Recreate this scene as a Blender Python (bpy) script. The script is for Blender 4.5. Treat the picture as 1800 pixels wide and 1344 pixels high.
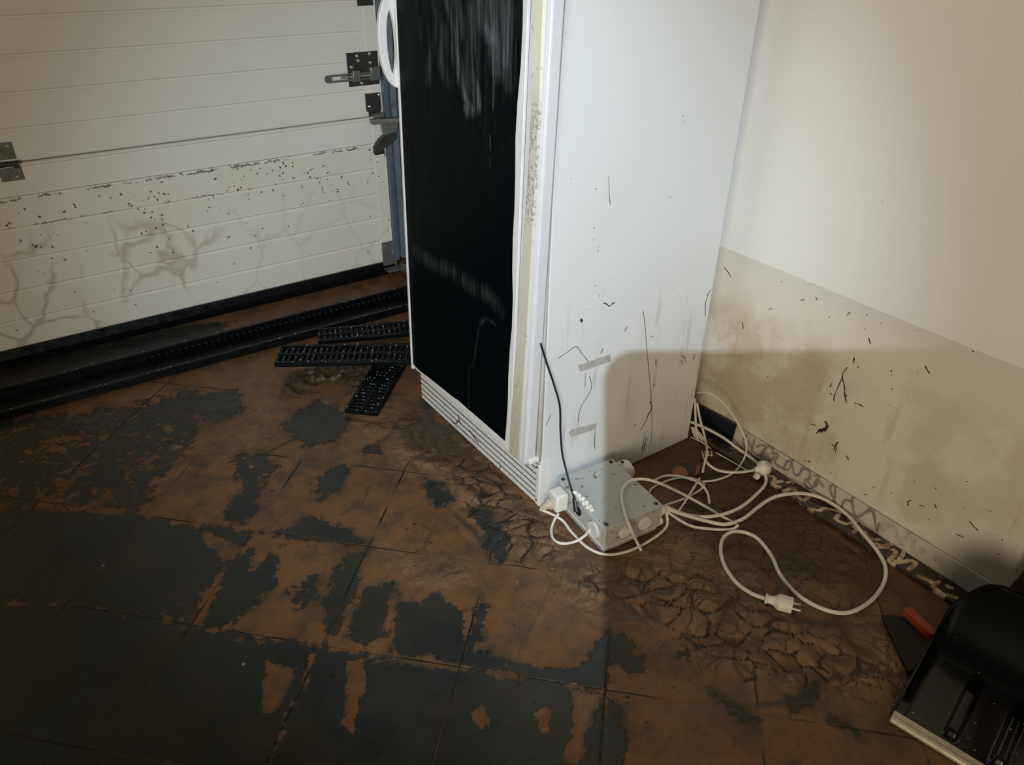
import bpy, bmesh, math, random
import numpy as np
from mathutils import Vector, Matrix
random.seed(7); np.random.seed(7)
for o in list(bpy.data.objects): bpy.data.objects.remove(o)
SC = bpy.context.scene; C = SC.collection
# ---------------------------------------------------------------- camera
H = 1.3; F = 1322.4
YAW, PIT, ROL = (math.radians(a) for a in (35.31, 31.66, 0.86))
fw = Vector((math.sin(YAW)*math.cos(PIT), math.cos(YAW)*math.cos(PIT), -math.sin(PIT)))
r0 = Vector((math.cos(YAW), -math.sin(YAW), 0)); u0 = r0.cross(fw)
rt = math.cos(ROL)*r0 + math.sin(ROL)*u0; up = -math.sin(ROL)*r0 + math.cos(ROL)*u0
CAM = Vector((0, 0, H))
cd = bpy.data.cameras.new('camera'); cam = bpy.data.objects.new('camera', cd); C.objects.link(cam)
cd.sensor_width = 36; cd.sensor_fit = 'HORIZONTAL'; cd.lens = F/1800*36; cd.clip_start = 0.02
cam.matrix_world = Matrix.Translation(CAM) @ Matrix((rt, up, -fw)).transposed().to_4x4()
SC.camera = cam
SC.view_settings.view_transform = 'Standard'; SC.view_settings.look = 'None'
SC.view_settings.exposure = 0; SC.view_settings.gamma = 1; SC.view_settings.use_curve_mapping = False
# ---------------------------------------------------------------- light
w = bpy.data.worlds.new('dim_garage'); SC.world = w; w.use_nodes = True
w.node_tree.nodes['Background'].inputs[0].default_value = (1.0, 0.86, 0.62, 1)
w.node_tree.nodes['Background'].inputs[1].default_value = 0.02
def cam_pt(x, y, d): return CAM + rt*x + up*y + fw*d
# head torch worn by the photographer, cool narrow beam just behind the phone
TORCH = cam_pt(-0.055, 0.012, -0.40)
ld = bpy.data.lights.new('head_torch', 'SPOT'); ld.energy = 156; ld.color = (0.70, 0.85, 1.0)
ld.spot_size = math.radians(59); ld.spot_blend = 0.85; ld.shadow_soft_size = 0.002
lo = bpy.data.objects.new('head_torch', ld); C.objects.link(lo); lo.location = TORCH
aim = CAM + (fw + rt*((822-900)/F) + up*((672-520)/F))*2.0
lo.rotation_euler = (aim - TORCH).to_track_quat('-Z', 'Y').to_euler()
# warm garage lamp behind and left of the camera
la = bpy.data.lights.new('garage_lamp', 'AREA'); la.energy = 31; la.color = (1.0, 0.85, 0.60); la.size = 2.0; la.spread = math.radians(95)
lb = bpy.data.objects.new('garage_lamp', la); C.objects.link(lb); lb.location = (-2.5, -1.9, 1.25)
lb.rotation_euler = (Vector((1.5, 1.2, 1.30)) - lb.location).to_track_quat('-Z', 'Y').to_euler()

# ---------------------------------------------------------------- helpers
def ray(px, py): return fw + rt*((px-900)/F) + up*((672-py)/F)
def at(px, py, ax, v):
    d = ray(px, py); k = 'xyz'.index(ax); return CAM + d*((v-CAM[k])/d[k])
def atl(pts, ax, v): return [at(x, y, ax, v) for x, y in pts]
ROOTS = {}
def thing(name, loc, label=None, cat=None, group=None, kind=None):
    o = bpy.data.objects.new(name, None); C.objects.link(o); o.location = loc; o.empty_display_size = .05
    ROOTS[o.name] = Vector(loc); tag(o, label, cat, group, kind); return o
def tag(o, label=None, cat=None, group=None, kind=None):
    for k, v in (('label', label), ('category', cat), ('group', group), ('kind', kind)):
        if v: o[k] = v
    return o
def obj(name, bm, mat, parent=None, smooth=False, bevel=0, seg=2, sub=0):
    me = bpy.data.meshes.new(name)
    if isinstance(bm, bmesh.types.BMesh):
        bmesh.ops.recalc_face_normals(bm, faces=bm.faces)
        bm.to_mesh(me); bm.free()
    else: me = bm; me.name = name
    o = bpy.data.objects.new(name, me); C.objects.link(o)
    for m in (mat if isinstance(mat, (list, tuple)) else [mat]): me.materials.append(m)
    if parent:
        L = ROOTS[parent.name]; me.transform(Matrix.Translation(-L)); o.parent = parent; ROOTS[o.name] = L
    else:
        co = np.empty(len(me.vertices)*3, 'f'); me.vertices.foreach_get('co', co); co = co.reshape(-1, 3)
        L = Vector((float(co[:, 0].mean()), float(co[:, 1].mean()), float(co[:, 2].min())))
        me.transform(Matrix.Translation(-L)); o.location = L; ROOTS[o.name] = L
    if bevel:
        b = o.modifiers.new('b', 'BEVEL'); b.width = bevel; b.segments = seg; b.limit_method = 'ANGLE'; b.angle_limit = .6
    if sub:
        s = o.modifiers.new('s', 'SUBSURF'); s.levels = sub; s.render_levels = sub
    if smooth or bevel:
        for p in me.polygons: p.use_smooth = True
        if not smooth or bevel:
            try: me.set_sharp_from_angle(angle=.7)
            except Exception: pass
    return o
def NB(): return bmesh.new()
def box(bm, a, b):
    a, b = Vector(a), Vector(b)
    v = [bm.verts.new((x, y, z)) for x in (a.x, b.x) for y in (a.y, b.y) for z in (a.z, b.z)]
    for f in ((0,1,3,2),(4,6,7,5),(0,4,5,1),(2,3,7,6),(0,2,6,4),(1,5,7,3)): bm.faces.new([v[i] for i in f])
    return bm
def obox(bm, o, ex, ey, ez):          # oriented box: corner and three edge vectors
    o, ex, ey, ez = map(Vector, (o, ex, ey, ez))
    v = [bm.verts.new(o+ex*i+ey*j+ez*k) for i in (0,1) for j in (0,1) for k in (0,1)]
    for f in ((0,1,3,2),(4,6,7,5),(0,4,5,1),(2,3,7,6),(0,2,6,4),(1,5,7,3)): bm.faces.new([v[i] for i in f])
    return bm
def frame_of(d):
    d = Vector(d).normalized(); a = Vector((0,0,1)) if abs(d.z) < .9 else Vector((1,0,0))
    x = d.cross(a).normalized(); return x, d.cross(x).normalized(), d
def lathe(bm, p, axis, prof, n=24):   # prof: (distance along axis, radius)
    x, y, d = frame_of(axis); p = Vector(p); rings = []
    for t, r in prof:
        rings.append([bm.verts.new(p+d*t+(x*math.cos(2*math.pi*k/n)+y*math.sin(2*math.pi*k/n))*max(r, 1e-4)) for k in range(n)])
    for a, b in zip(rings, rings[1:]):
        for k in range(n): bm.faces.new((a[k], a[(k+1)%n], b[(k+1)%n], b[k]))
    bm.faces.new(rings[0]); bm.faces.new(rings[-1][::-1]); return bm
def spline(pts, n=8, closed=False):
    pts = [Vector(p) for p in pts]; out = []
    for i in range(len(pts)-1):
        p0 = pts[max(i-1, 0)]; p1 = pts[i]; p2 = pts[i+1]; p3 = pts[min(i+2, len(pts)-1)]
        for k in range(n):
            t = k/n
            out.append(.5*((2*p1)+(-p0+p2)*t+(2*p0-5*p1+4*p2-p3)*t*t+(-p0+3*p1-3*p2+p3)*t**3))
    out.append(pts[-1]); return out
def tube(bm, pts, r, n=10, smooth=8):
    P = spline(pts, smooth) if smooth else [Vector(p) for p in pts]
    rings = []; prev = None
    for i, p in enumerate(P):
        d = (P[min(i+1, len(P)-1)]-P[max(i-1, 0)])
        if d.length < 1e-7: d = Vector((1,0,0))
        d.normalize()
        if prev is None: x, y, _ = frame_of(d)
        else:
            x = prev-d*prev.dot(d); x.normalize(); y = d.cross(x)
        prev = x; rr = r(i/(len(P)-1)) if callable(r) else r
        rings.append([bm.verts.new(p+(x*math.cos(2*math.pi*k/n)+y*math.sin(2*math.pi*k/n))*rr) for k in range(n)])
    for a, b in zip(rings, rings[1:]):
        for k in range(n): bm.faces.new((a[k], a[(k+1)%n], b[(k+1)%n], b[k]))
    bm.faces.new(rings[0]); bm.faces.new(rings[-1][::-1]); return bm
def prism(bm, poly, ext):             # polygon of 3D points extruded by vector
    ext = Vector(ext); a = [bm.verts.new(Vector(p)) for p in poly]; b = [bm.verts.new(Vector(p)+ext) for p in poly]
    n = len(a); bm.faces.new(a); bm.faces.new(b[::-1])
    for k in range(n): bm.faces.new((a[k], a[(k+1)%n], b[(k+1)%n], b[k]))
    return bm
def grid(o, eu, ev, nu, nv, attrs=None, zf=None):   # a fine flat grid mesh with float attributes
    o, eu, ev = Vector(o), Vector(eu), Vector(ev)
    U, V = np.meshgrid(np.linspace(0, 1, nu+1), np.linspace(0, 1, nv+1))
    P = np.array(o)+U[..., None]*np.array(eu)+V[..., None]*np.array(ev); P = P.reshape(-1, 3)
    if zf is not None: P = zf(P)
    i = np.arange(nu*nv); r = i//nu; c = i % nu; a = r*(nu+1)+c
    fc = np.stack([a, a+1, a+nu+2, a+nu+1], 1)
    me = bpy.data.meshes.new('g'); me.vertices.add(len(P)); me.vertices.foreach_set('co', P.ravel().astype('f'))
    me.loops.add(len(fc)*4); me.loops.foreach_set('vertex_index', fc.ravel().astype('i'))
    me.polygons.add(len(fc)); me.polygons.foreach_set('loop_start', (np.arange(len(fc))*4).astype('i'))
    me.polygons.foreach_set('loop_total', np.full(len(fc), 4, 'i')); me.update(calc_edges=True); me.validate()
    for k, f in (attrs or {}).items():
        at_ = me.attributes.new(k, 'FLOAT', 'POINT'); at_.data.foreach_set('value', f(P).astype('f'))
    return me
def seg_dist(P, a, b):
    a = np.array(a); b = np.array(b); d = b-a; t = np.clip(((P-a)@d)/(d@d+1e-12), 0, 1)
    return np.linalg.norm(P-(a+t[:, None]*d), axis=1)
def strokes(P, L, soft=1.0):          # L: (list of 3D points, half width, strength)
    out = np.zeros(len(P))
    for pts, wd, s in L:
        pts = [np.array(p) for p in pts]; lo_ = np.min(pts, 0)-wd*2-.001; hi = np.max(pts, 0)+wd*2+.001
        m = np.all((P >= lo_) & (P <= hi), axis=1)
        if not m.any(): continue
        q = P[m]; d = np.full(len(q), 9.)
        for a, b in zip(pts, pts[1:]): d = np.minimum(d, seg_dist(q, a, b))
        v = s*np.clip(1-(d-wd*(1-.5*soft))/(wd*soft+1e-9), 0, 1)
        out[m] = np.maximum(out[m], v)
    return out
def poly_sd(P2, poly):                # signed distance, positive inside
    poly = np.array(poly); n = len(poly); d = np.full(len(P2), 9.); ins = np.zeros(len(P2), bool)
    for i in range(n):
        a = poly[i]; b = poly[(i+1) % n]; e = b-a; w_ = P2-a
        t = np.clip((w_@e)/(e@e+1e-12), 0, 1); d = np.minimum(d, np.linalg.norm(w_-t[:, None]*e, axis=1))
        c1 = (P2[:, 1] >= a[1]) != (P2[:, 1] >= b[1])
        with np.errstate(divide='ignore', invalid='ignore'):
            xx = (b[0]-a[0])*(P2[:, 1]-a[1])/(b[1]-a[1]+1e-12)+a[0]
        ins ^= c1 & (P2[:, 0] < xx)
    return np.where(ins, d, -d)
# ---------------------------------------------------------------- node helper
class NT:
    def __init__(s, name):
        s.m = bpy.data.materials.new(name); s.m.use_nodes = True; s.t = s.m.node_tree
        s.b = s.t.nodes['Principled BSDF']; s.geo = None
    def n(s, ty, **kw):
        x = s.t.nodes.new(ty)
        for k, v in kw.items(): setattr(x, k, v)
        return x
    def put(s, sock, v):
        if isinstance(v, bpy.types.NodeSocket): s.t.links.new(v, sock)
        elif v is not None:
            if isinstance(v, (tuple, list)) and len(v) == 3 and sock.type == 'RGBA': v = (*v, 1)
            sock.default_value = v
    def pos(s):
        if not s.geo: s.geo = s.n('ShaderNodeNewGeometry').outputs['Position']
        return s.geo
    def m_(s, op, a, b=None, c=None, clamp=False):
        x = s.n('ShaderNodeMath', operation=op, use_clamp=clamp); s.put(x.inputs[0], a)
        if b is not None: s.put(x.inputs[1], b)
        if c is not None: s.put(x.inputs[2], c)
        return x.outputs[0]
    def xyz(s, v=None):
        x = s.n('ShaderNodeSeparateXYZ'); s.put(x.inputs[0], v or s.pos()); return x.outputs
    def vec(s, x=0, y=0, z=0):
        n = s.n('ShaderNodeCombineXYZ')
        for i, v in enumerate((x, y, z)): s.put(n.inputs[i], v)
        return n.outputs[0]
    def map(s, v=None, sc=(1,1,1), rot=(0,0,0), loc=(0,0,0)):
        x = s.n('ShaderNodeMapping'); s.put(x.inputs[0], v or s.pos()); x.inputs['Scale'].default_value = sc
        x.inputs['Rotation'].default_value = rot; x.inputs['Location'].default_value = loc; return x.outputs[0]
    def noise(s, sc, v=None, det=4, rough=.55, dist=0, col=False):
        x = s.n('ShaderNodeTexNoise'); s.put(x.inputs['Vector'], v or s.pos()); x.inputs['Scale'].default_value = sc
        x.inputs['Detail'].default_value = det; x.inputs['Roughness'].default_value = rough; x.inputs['Distortion'].default_value = dist
        return x.outputs['Color' if col else 'Fac']
    def voro(s, sc, v=None, feature='F1', out='Distance', rnd=1):
        x = s.n('ShaderNodeTexVoronoi', feature=feature); s.put(x.inputs['Vector'], v or s.pos()); x.inputs['Scale'].default_value = sc
        x.inputs['Randomness'].default_value = rnd; return x.outputs[out]
    def ss(s, v, a, b, lo=0., hi=1.):
        x = s.n('ShaderNodeMapRange', interpolation_type='SMOOTHSTEP'); s.put(x.inputs[0], v)
        for i, q in enumerate((a, b, lo, hi)): s.put(x.inputs[i+1], q)
        return x.outputs[0]
    def mix(s, f, a, b, mode='MIX'):
        x = s.n('ShaderNodeMix', data_type='RGBA', blend_type=mode); s.put(x.inputs['Factor'], f)
        s.put(x.inputs[6], a); s.put(x.inputs[7], b); return x.outputs[2]
    def attr(s, name): return s.n('ShaderNodeAttribute', attribute_name=name).outputs['Fac']
    def warp(s, v, amt, sc, det=3):
        nz = s.noise(sc, v, det, col=True)
        a = s.n('ShaderNodeVectorMath', operation='SUBTRACT'); s.put(a.inputs[0], nz); a.inputs[1].default_value = (.5,.5,.5)
        b = s.n('ShaderNodeVectorMath', operation='SCALE'); s.put(b.inputs[0], a.outputs[0]); b.inputs['Scale'].default_value = amt
        c = s.n('ShaderNodeVectorMath', operation='ADD'); s.put(c.inputs[0], v or s.pos()); s.put(c.inputs[1], b.outputs[0]); return c.outputs[0]
    def done(s, col, rough=.5, bump=None, bs=.3, bd=.002, metal=0, spec=None, coat=None, coatr=.1, tr=None):
        s.put(s.b.inputs['Base Color'], col); s.put(s.b.inputs['Roughness'], rough); s.put(s.b.inputs['Metallic'], metal)
        if spec is not None: s.put(s.b.inputs['Specular IOR Level'], spec)
        if coat is not None: s.put(s.b.inputs['Coat Weight'], coat); s.put(s.b.inputs['Coat Roughness'], coatr)
        if tr is not None: s.put(s.b.inputs['Transmission Weight'], tr)
        if bump is not None:
            x = s.n('ShaderNodeBump'); s.put(x.inputs['Height'], bump); x.inputs['Strength'].default_value = bs
            x.inputs['Distance'].default_value = bd; s.t.links.new(x.outputs[0], s.b.inputs['Normal'])
        return s.m
def simple(name, col, rough=.5, metal=0, dirt=.25, dcol=(.09,.055,.03), dsc=14, bs=.15, spec=None, coat=None):
    t = NT(name); n = t.noise(dsc, det=6, rough=.65); k = t.ss(n, .52, .75, 0, dirt)
    rr = t.ss(t.noise(30), .3, .7, max(rough-.1, .03), min(rough+.12, 1))
    return t.done(t.mix(k, col, dcol), rr, t.noise(90), bs, .001, metal, spec, coat)
def specks(t, sc, keep, size, v=None):       # random small dots: 1 where a speck sits
    d = t.voro(sc, v); c = t.voro(sc, v, out='Color'); r = t.xyz(c)
    on = t.m_('LESS_THAN', r[0], keep); rad = t.m_('MULTIPLY', r[1], size)
    return t.m_('MULTIPLY', on, t.m_('LESS_THAN', d, rad))

# ================================================================ SETTING
XW, YD = 1.563, 2.74
TA = math.radians(-44.74); TS = .2961; TO = (.0779, 1.2909)
# ---- floor material
def floor_material():
    t = NT('muddy_slate_floor'); p = t.pos()
    q = t.map(p, (1/TS,)*3, (0,0,0), (0,0,0))
    ca, sa = math.cos(TA)/TS, math.sin(TA)/TS
    X = t.xyz(); x, y = X[0], X[1]
    dx = t.m_('SUBTRACT', x, TO[0]); dy = t.m_('SUBTRACT', y, TO[1])
    u = t.m_('ADD', t.m_('MULTIPLY', dx, ca), t.m_('MULTIPLY', dy, sa))
    v = t.m_('SUBTRACT', t.m_('MULTIPLY', dy, ca), t.m_('MULTIPLY', dx, sa))
    wob = t.m_('MULTIPLY', t.m_('SUBTRACT', t.noise(25), .5), .012)
    def edge(c):
        f = t.m_('FRACT', t.m_('ADD', t.m_('ADD', c, wob), 50.5)); return t.m_('ABSOLUTE', t.m_('SUBTRACT', f, .5))
    e = t.m_('MINIMUM', edge(u), edge(v))                      # 0 on the joint
    e = t.m_('MINIMUM', e, .5)
    joint = t.ss(e, .004, .0085, 1, 0)
    # slate tile
    tid = t.n('ShaderNodeTexWhiteNoise', noise_dimensions='2D')
    t.put(tid.inputs['Vector'], t.vec(t.m_('FLOOR', t.m_('ADD', u, 50.)), t.m_('FLOOR', t.m_('ADD', v, 50.))))
    sl = t.mix(t.noise(7, det=7, rough=.6), (.013,.016,.016), (.038,.044,.042))
    sl = t.mix(t.m_('MULTIPLY', tid.outputs[0], .35), sl, (.032,.033,.027))
    film = t.ss(t.noise(6, t.warp(p, .08, 9), 6, .6), .40, .72, 0, .55)     # thin dried film of silt over the tile
    sl = t.mix(film, sl, (.060,.044,.025))
    # mud
    w2 = t.warp(p, .10, 5, 4)
    big = t.noise(3.2, p, 5, .55); mc = t.mix(big, (.145,.064,.022), (.255,.122,.050))
    mc = t.mix(t.ss(t.noise(11, w2, 7, .65), .42, .68), mc, (.092,.056,.033)); mc = t.mix(t.m_('MULTIPLY', t.attr('wrinkle'), .65), mc, (.27,.155,.082))
    mc = t.mix(t.ss(t.noise(60, p, 4), .45, .8, 0, .35), mc, (.055,.033,.018))
    wr = t.attr('wrinkle'); streak = t.attr('streak')
    # two families of creases: lobes and fine veins
    v1 = t.voro(8.5, t.warp(p, .14, 7, 3), 'DISTANCE_TO_EDGE'); v2 = t.voro(17, t.warp(p, .10, 11, 3), 'DISTANCE_TO_EDGE')
    v3 = t.noise(9, t.warp(p, .20, 5, 3), 3, .5); rid = t.m_('ABSOLUTE', t.m_('SUBTRACT', v3, .5))
    br = t.ss(t.noise(9, p, 2), .40, .58, 0, 1)
    c1 = t.m_('MULTIPLY', t.ss(v1, 0, .13, 1, 0), t.ss(t.noise(8), .38, .55)); c2 = t.m_('MULTIPLY', t.ss(v2, 0, .10, .75, 0), br)
    c3 = t.ss(rid, 0, .022, .9, 0)
    cr = t.m_('MULTIPLY', t.m_('MAXIMUM', t.m_('MAXIMUM', c1, c2), c3), wr)
    cr = t.m_('MAXIMUM', t.m_('MULTIPLY', cr, .62), t.ss(t.attr('crease'), .15, .9)); wet = t.attr('wet')
    mc = t.mix(t.m_('MULTIPLY', cr, .92), mc, (.010,.008,.006))
    mc = t.mix(t.m_('MULTIPLY', wet, .80), mc, (.045,.030,.016))
    mc = t.mix(t.m_('MULTIPLY', streak, .9), mc, (.035,.035,.030))
    # coverage of mud, cut back at left to paint in shade
    bare_shade = t.attr('bare_shade'); jag = t.noise(34, t.warp(p, .03, 20), 6, .68); lobe = t.noise(9, p, 3)
    s_ = t.m_('ADD', bare_shade, t.m_('ADD', t.m_('MULTIPLY', t.m_('SUBTRACT', jag, .5), 1.5), t.m_('MULTIPLY', t.m_('SUBTRACT', lobe, .5), .7)))
    k = t.ss(s_, .44, .56)                                       # 1 = bare tile, at left also tile colour standing for shade
    thin = t.m_('MULTIPLY', t.ss(s_, .10, .46), t.ss(t.noise(5.5, w2, 6, .6), .40, .60, .15, .75))
    mc = t.mix(t.m_('MULTIPLY', thin, .8), mc, (.055,.046,.030))
    col = t.mix(k, mc, sl)
    jf = t.ss(t.noise(4, p, 4), .42, .58)                        # joints: either black wet gaps or filled with silt
    jc = t.mix(t.m_('MULTIPLY', jf, k), (.012,.011,.009), (.085,.052,.028))
    jk = t.m_('MULTIPLY', joint, t.ss(t.m_('MAXIMUM', k, t.ss(t.noise(5, p), .45, .60)), 0, 1, .12, 1))
    jk = t.m_('MULTIPLY', jk, t.m_('SUBTRACT', 1, t.m_('MULTIPLY', wr, .85)))
    col = t.mix(jk, col, jc)
    # small pale crumbs
    sp = specks(t, 22, .06, .10); col = t.mix(sp, col, (.30,.22,.14))
    sp2 = specks(t, 40, .10, .22); col = t.mix(t.m_('MULTIPLY', sp2, .7), col, (.02,.014,.008))
    ht = t.m_('ADD', t.m_('MULTIPLY', t.m_('SUBTRACT', 1, k), .5), t.m_('MULTIPLY', t.noise(40, p, 5), .25))
    ht = t.m_('SUBTRACT', ht, t.m_('MULTIPLY', cr, .9)); ht = t.m_('ADD', ht, t.m_('MULTIPLY', t.m_('MULTIPLY', t.ss(v1, 0, .32), wr), 1.6)); ht = t.m_('SUBTRACT', ht, t.m_('MULTIPLY', jk, .8))
    rough = t.mix(k, t.ss(t.noise(7), .35, .65, .30, .60), t.ss(t.noise(12), .35, .65, .26, .44))
    return t.done(col, rough, ht, .8, .006, spec=.32)
def P2(l): return [at(x, y, 'z', 0).to_tuple()[:2] for x, y in l]
BARE_AND_SHADE = [([(-500,760),(-500,680),(0,640),(300,575),(420,560),(330,610),(200,650),(0,700)], .78), ([(520,925),(545,905),(575,915),(650,952),(640,964),(560,950),(455,936)], 1),  # bare slate patches; the large left ones also paint in the floor's shade
 ([(650,962),(622,1040),(600,1100),(572,1134),(572,1060),(585,1010),(610,975)], 1),
 ([(640,1035),(690,1022),(700,1040),(682,1118),(640,1128),(605,1118)], 1),
 ([(700,1055),(735,1058),(765,1040),(812,1072),(812,1168),(690,1145)], 1),
 ([(842,1055),(856,1062),(850,1100),(838,1140),(880,1158),(895,1168),(990,1180),(1040,1150),(1045,1125),(1074,1110),(1068,1212),(810,1170)], 1),
 ([(560,1140),(808,1176),(1062,1216),(1050,1344),(1040,1500),(300,1500),(470,1344)], 1.0),
 ([(1066,1225),(1110,1232),(1085,1265),(1105,1300),(1080,1344),(1050,1500),(1054,1344)], 1),
 ([(1076,1120),(1100,1118),(1115,1150),(1140,1160),(1135,1190),(1100,1180),(1076,1150)], .9),
 ([(345,920),(445,933),(430,960),(400,950),(360,935)], 1),
 ([(400,985),(455,950),(440,1000),(470,1010),(455,1060),(400,1100),(350,1110),(380,1040)], .9),
 ([(460,985),(490,960),(480,1030),(460,1045),(440,1030)], 1),
 ([(500,1040),(550,1000),(570,1010),(560,1060),(520,1080)], .7),
 ([(0,1060),(130,1060),(335,1100),(560,1135),(470,1344),(400,1500),(-300,1500),(-300,1000)], .92),  # this and the next two darken the left floor in place of light falloff
 ([(0,900),(60,890),(250,905),(350,920),(400,1000),(330,1095),(100,1060),(-100,1060)], .80),
 ([(-300,900),(-100,740),(130,725),(345,680),(400,700),(340,790),(250,905),(60,890)], .56),
 ([(390,795),(470,790),(500,820),(440,925),(380,915),(420,860)], .62),
 ([(490,745),(560,700),(620,735),(600,770),(540,790)], .9),
 ([(350,690),(420,680),(440,720),(380,745),(330,720)], .7),
 ([(545,850),(590,815),(620,820),(600,870),(560,885)], .75),
 ([(625,790),(660,775),(675,800),(640,800)], .7),
 ([(745,835),(790,860),(800,880),(770,890),(750,860)], .8),
 ([(820,885),(850,900),(900,945),(880,985),(850,960)], .9),
 ([(1250,1215),(1275,1225),(1330,1265),(1310,1275),(1270,1245)], .85),
 ([(1380,1230),(1430,1195),(1440,1215),(1430,1240),(1400,1250)], .85),
 ([(1460,1258),(1490,1262),(1525,1295),(1500,1295),(1475,1280)], .95),
 ([(1290,1195),(1340,1180),(1370,1185),(1330,1205)], .7),
 ([(920,1030),(935,1035),(930,1045),(905,1035)], .35),
 ([(1170,1140),(1215,1130),(1230,1180),(1190,1160)], .65)]
MUDIN = [[(608,1162),(640,1150),(645,1200),(628,1240),(620,1290),(600,1270),(612,1220)],
 [(1005,1215),(1050,1218),(1052,1240),(1030,1300),(1030,1344),(985,1344),(1005,1280)],
 [(830,1250),(850,1240),(858,1265),(840,1280)], [(935,1250),(960,1240),(975,1262),(955,1290)],
 [(685,1040),(702,1035),(695,1080),(686,1110),(676,1110)],
 [(470,1165),(520,1172),(495,1240),(455,1260)]]
CREASE = [([(780,905),(850,940),(880,975),(870,1000)],.010),([(660,965),(745,985),(790,1000),(850,985)],.004),
 ([(805,1110),(820,1060),(845,1010),(850,985)],.007)]
WRINK = [([(700,770),(780,800),(850,850),(945,890),(1065,980),(1180,930),(1280,960),(1400,990),(1560,1090),(1610,1190),(1500,1230),(1350,1200),(1250,1180),(1180,1120),(1060,1090),(1000,1050),(960,990),(880,980),(830,930),(780,850),(700,810)], 1),
 ([(1210,770),(1330,810),(1560,1000),(1600,1060),(1300,1040),(1180,950),(1150,850)], .8),
 ([(670,740),(745,710),(850,790),(900,850),(850,850),(740,800)], .9),
 ([(360,720),(470,690),(520,760),(430,800),(370,780)], .45),
 ([(650,960),(860,985),(850,1030),(760,1030),(680,1010)], .55),
 ([(600,720),(690,700),(700,760),(640,780)], .5),
 ([(900,990),(1300,1050),(1600,1200),(1560,1300),(1200,1260),(950,1100)], .30)]
WET = [([(1150,790),(1215,770),(1330,810),(1620,1050),(1560,1060),(1430,1030),(1300,1010),(1220,960),(1180,900)], .95),
 ([(690,735),(745,700),(900,860),(830,850),(730,790)], .9), ([(0,655),(450,540),(720,480),(720,520),(450,580),(0,690)], .25),
 ([(1280,960),(1560,1060),(1500,1120),(1300,1060)], .4), ([(1500,1250),(1620,1200),(1620,1344),(1540,1344)], .7)]
def pads(P, L, f):
    out = np.zeros(len(P)); q = P[:, :2]
    for poly, s in L: out = np.maximum(out, s*np.clip(.5+poly_sd(q, P2(poly))/f, 0, 1))
    return out
def a_bare_shade(P):
    b = pads(P, BARE_AND_SHADE, .055)
    for poly in MUDIN: b = np.minimum(b, 1-np.clip(.5+poly_sd(P[:, :2], P2(poly))/.03, 0, 1))
    return b
STRK = [([(745,705),(760,745),(800,760)],.012,.9),([(1250,1215),(1290,1240),(1320,1270)],.012,1),([(1180,1160),(1250,1130),(1330,1190)],.004,.7),
 ([(1200,1120),(1290,1125),(1290,1170),(1310,1200)],.003,.9),([(1330,1240),(1400,1230),(1440,1200),(1520,1180),(1600,1190)],.006,.8),
 ([(1000,1020),(1060,1040),(1120,1080)],.005,.7),([(930,1110),(950,1070),(975,1010),(960,990)],.002,.55),([(950,1070),(985,1030),(992,990)],.0015,.5),
 ([(800,905),(830,930),(855,960),(862,985)],.008,.8),([(830,860),(850,890),(880,930)],.008,.7),([(560,870),(600,830),(640,815)],.010,.5),
 ([(600,905),(640,880),(650,855)],.004,.6),([(740,920),(760,935),(745,960)],.004,.6),([(470,795),(540,760),(598,712)],.006,.8),([(598,712),(700,700)],.003,.5),
 ([(640,800),(690,760),(700,740)],.008,.6),([(1390,985),(1420,1000),(1400,1010)],.01,.9),([(1350,1085),(1480,1100),(1560,1095)],.005,.5)]
def a_streak(P): return strokes(P, [(atl(p, 'z', 0), w_, s) for p, w_, s in STRK])
def worley(Q, cell, seed):
    rs = np.random.RandomState(seed); J = rs.rand(97, 89, 2); i = np.floor(Q/cell).astype(int); f1 = np.full(len(Q), 9.); f2 = f1.copy()
    for a in (-1, 0, 1):
        for b in (-1, 0, 1):
            c = i+[a, b]; p = (c+J[c[:, 0] % 97, c[:, 1] % 89])*cell; d = np.linalg.norm(Q-p, axis=1)
            f2 = np.minimum(f2, np.maximum(f1, d)); f1 = np.minimum(f1, d)
    return f2-f1
LOBE = [([(770,800),(850,790),(945,890),(1000,960),(960,1000),(900,1000),(860,950),(820,880)], 1),
 ([(1000,1000),(1100,990),(1250,1000),(1400,1080),(1590,1180),(1560,1240),(1400,1210),(1240,1170),(1120,1080),(1010,1040)], .9),
 ([(1180,790),(1330,830),(1540,1010),(1480,1060),(1290,1000),(1170,930)], .7), ([(690,760),(760,770),(800,830),(740,820)], .8)]
def lobes(P):
    q = P[:, :2]; a = -.75
    w_ = np.stack([q[:, 0]+.016*np.sin(q[:, 1]*31+1.3)+.010*np.sin(q[:, 0]*57+q[:, 1]*43), q[:, 1]+.016*np.sin(q[:, 0]*27+.4)+.009*np.sin(q[:, 1]*61-q[:, 0]*39)], 1)
    u = np.stack([(w_[:, 0]*math.cos(a)-w_[:, 1]*math.sin(a)), (w_[:, 0]*math.sin(a)+w_[:, 1]*math.cos(a))*.62], 1)
    return worley(u, .043, 5)
def a_crease(P):
    return pads(P, LOBE, .07)*np.clip(1-lobes(P)/.0085, 0, 1)
def lift(P):
    k = pads(P, WRINK, .06); b = a_bare_shade(P)
    n = np.zeros(len(P)); rs = np.random.RandomState(3)
    for i in range(26):
        a = rs.uniform(0, 6.28); f_ = rs.uniform(25, 90); n += np.sin((P[:, 0]*math.cos(a)+P[:, 1]*math.sin(a))*f_+rs.uniform(0, 6.28)+1.5*np.sin(P[:, 0]*17+P[:, 1]*11+i))
    n /= 26**.5
    L_ = pads(P, LOBE, .08); P[:, 2] += .0014*n*k*(1-b)+.0065*L_*np.clip(lobes(P)/.022, 0, 1)**.55; return P
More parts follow.
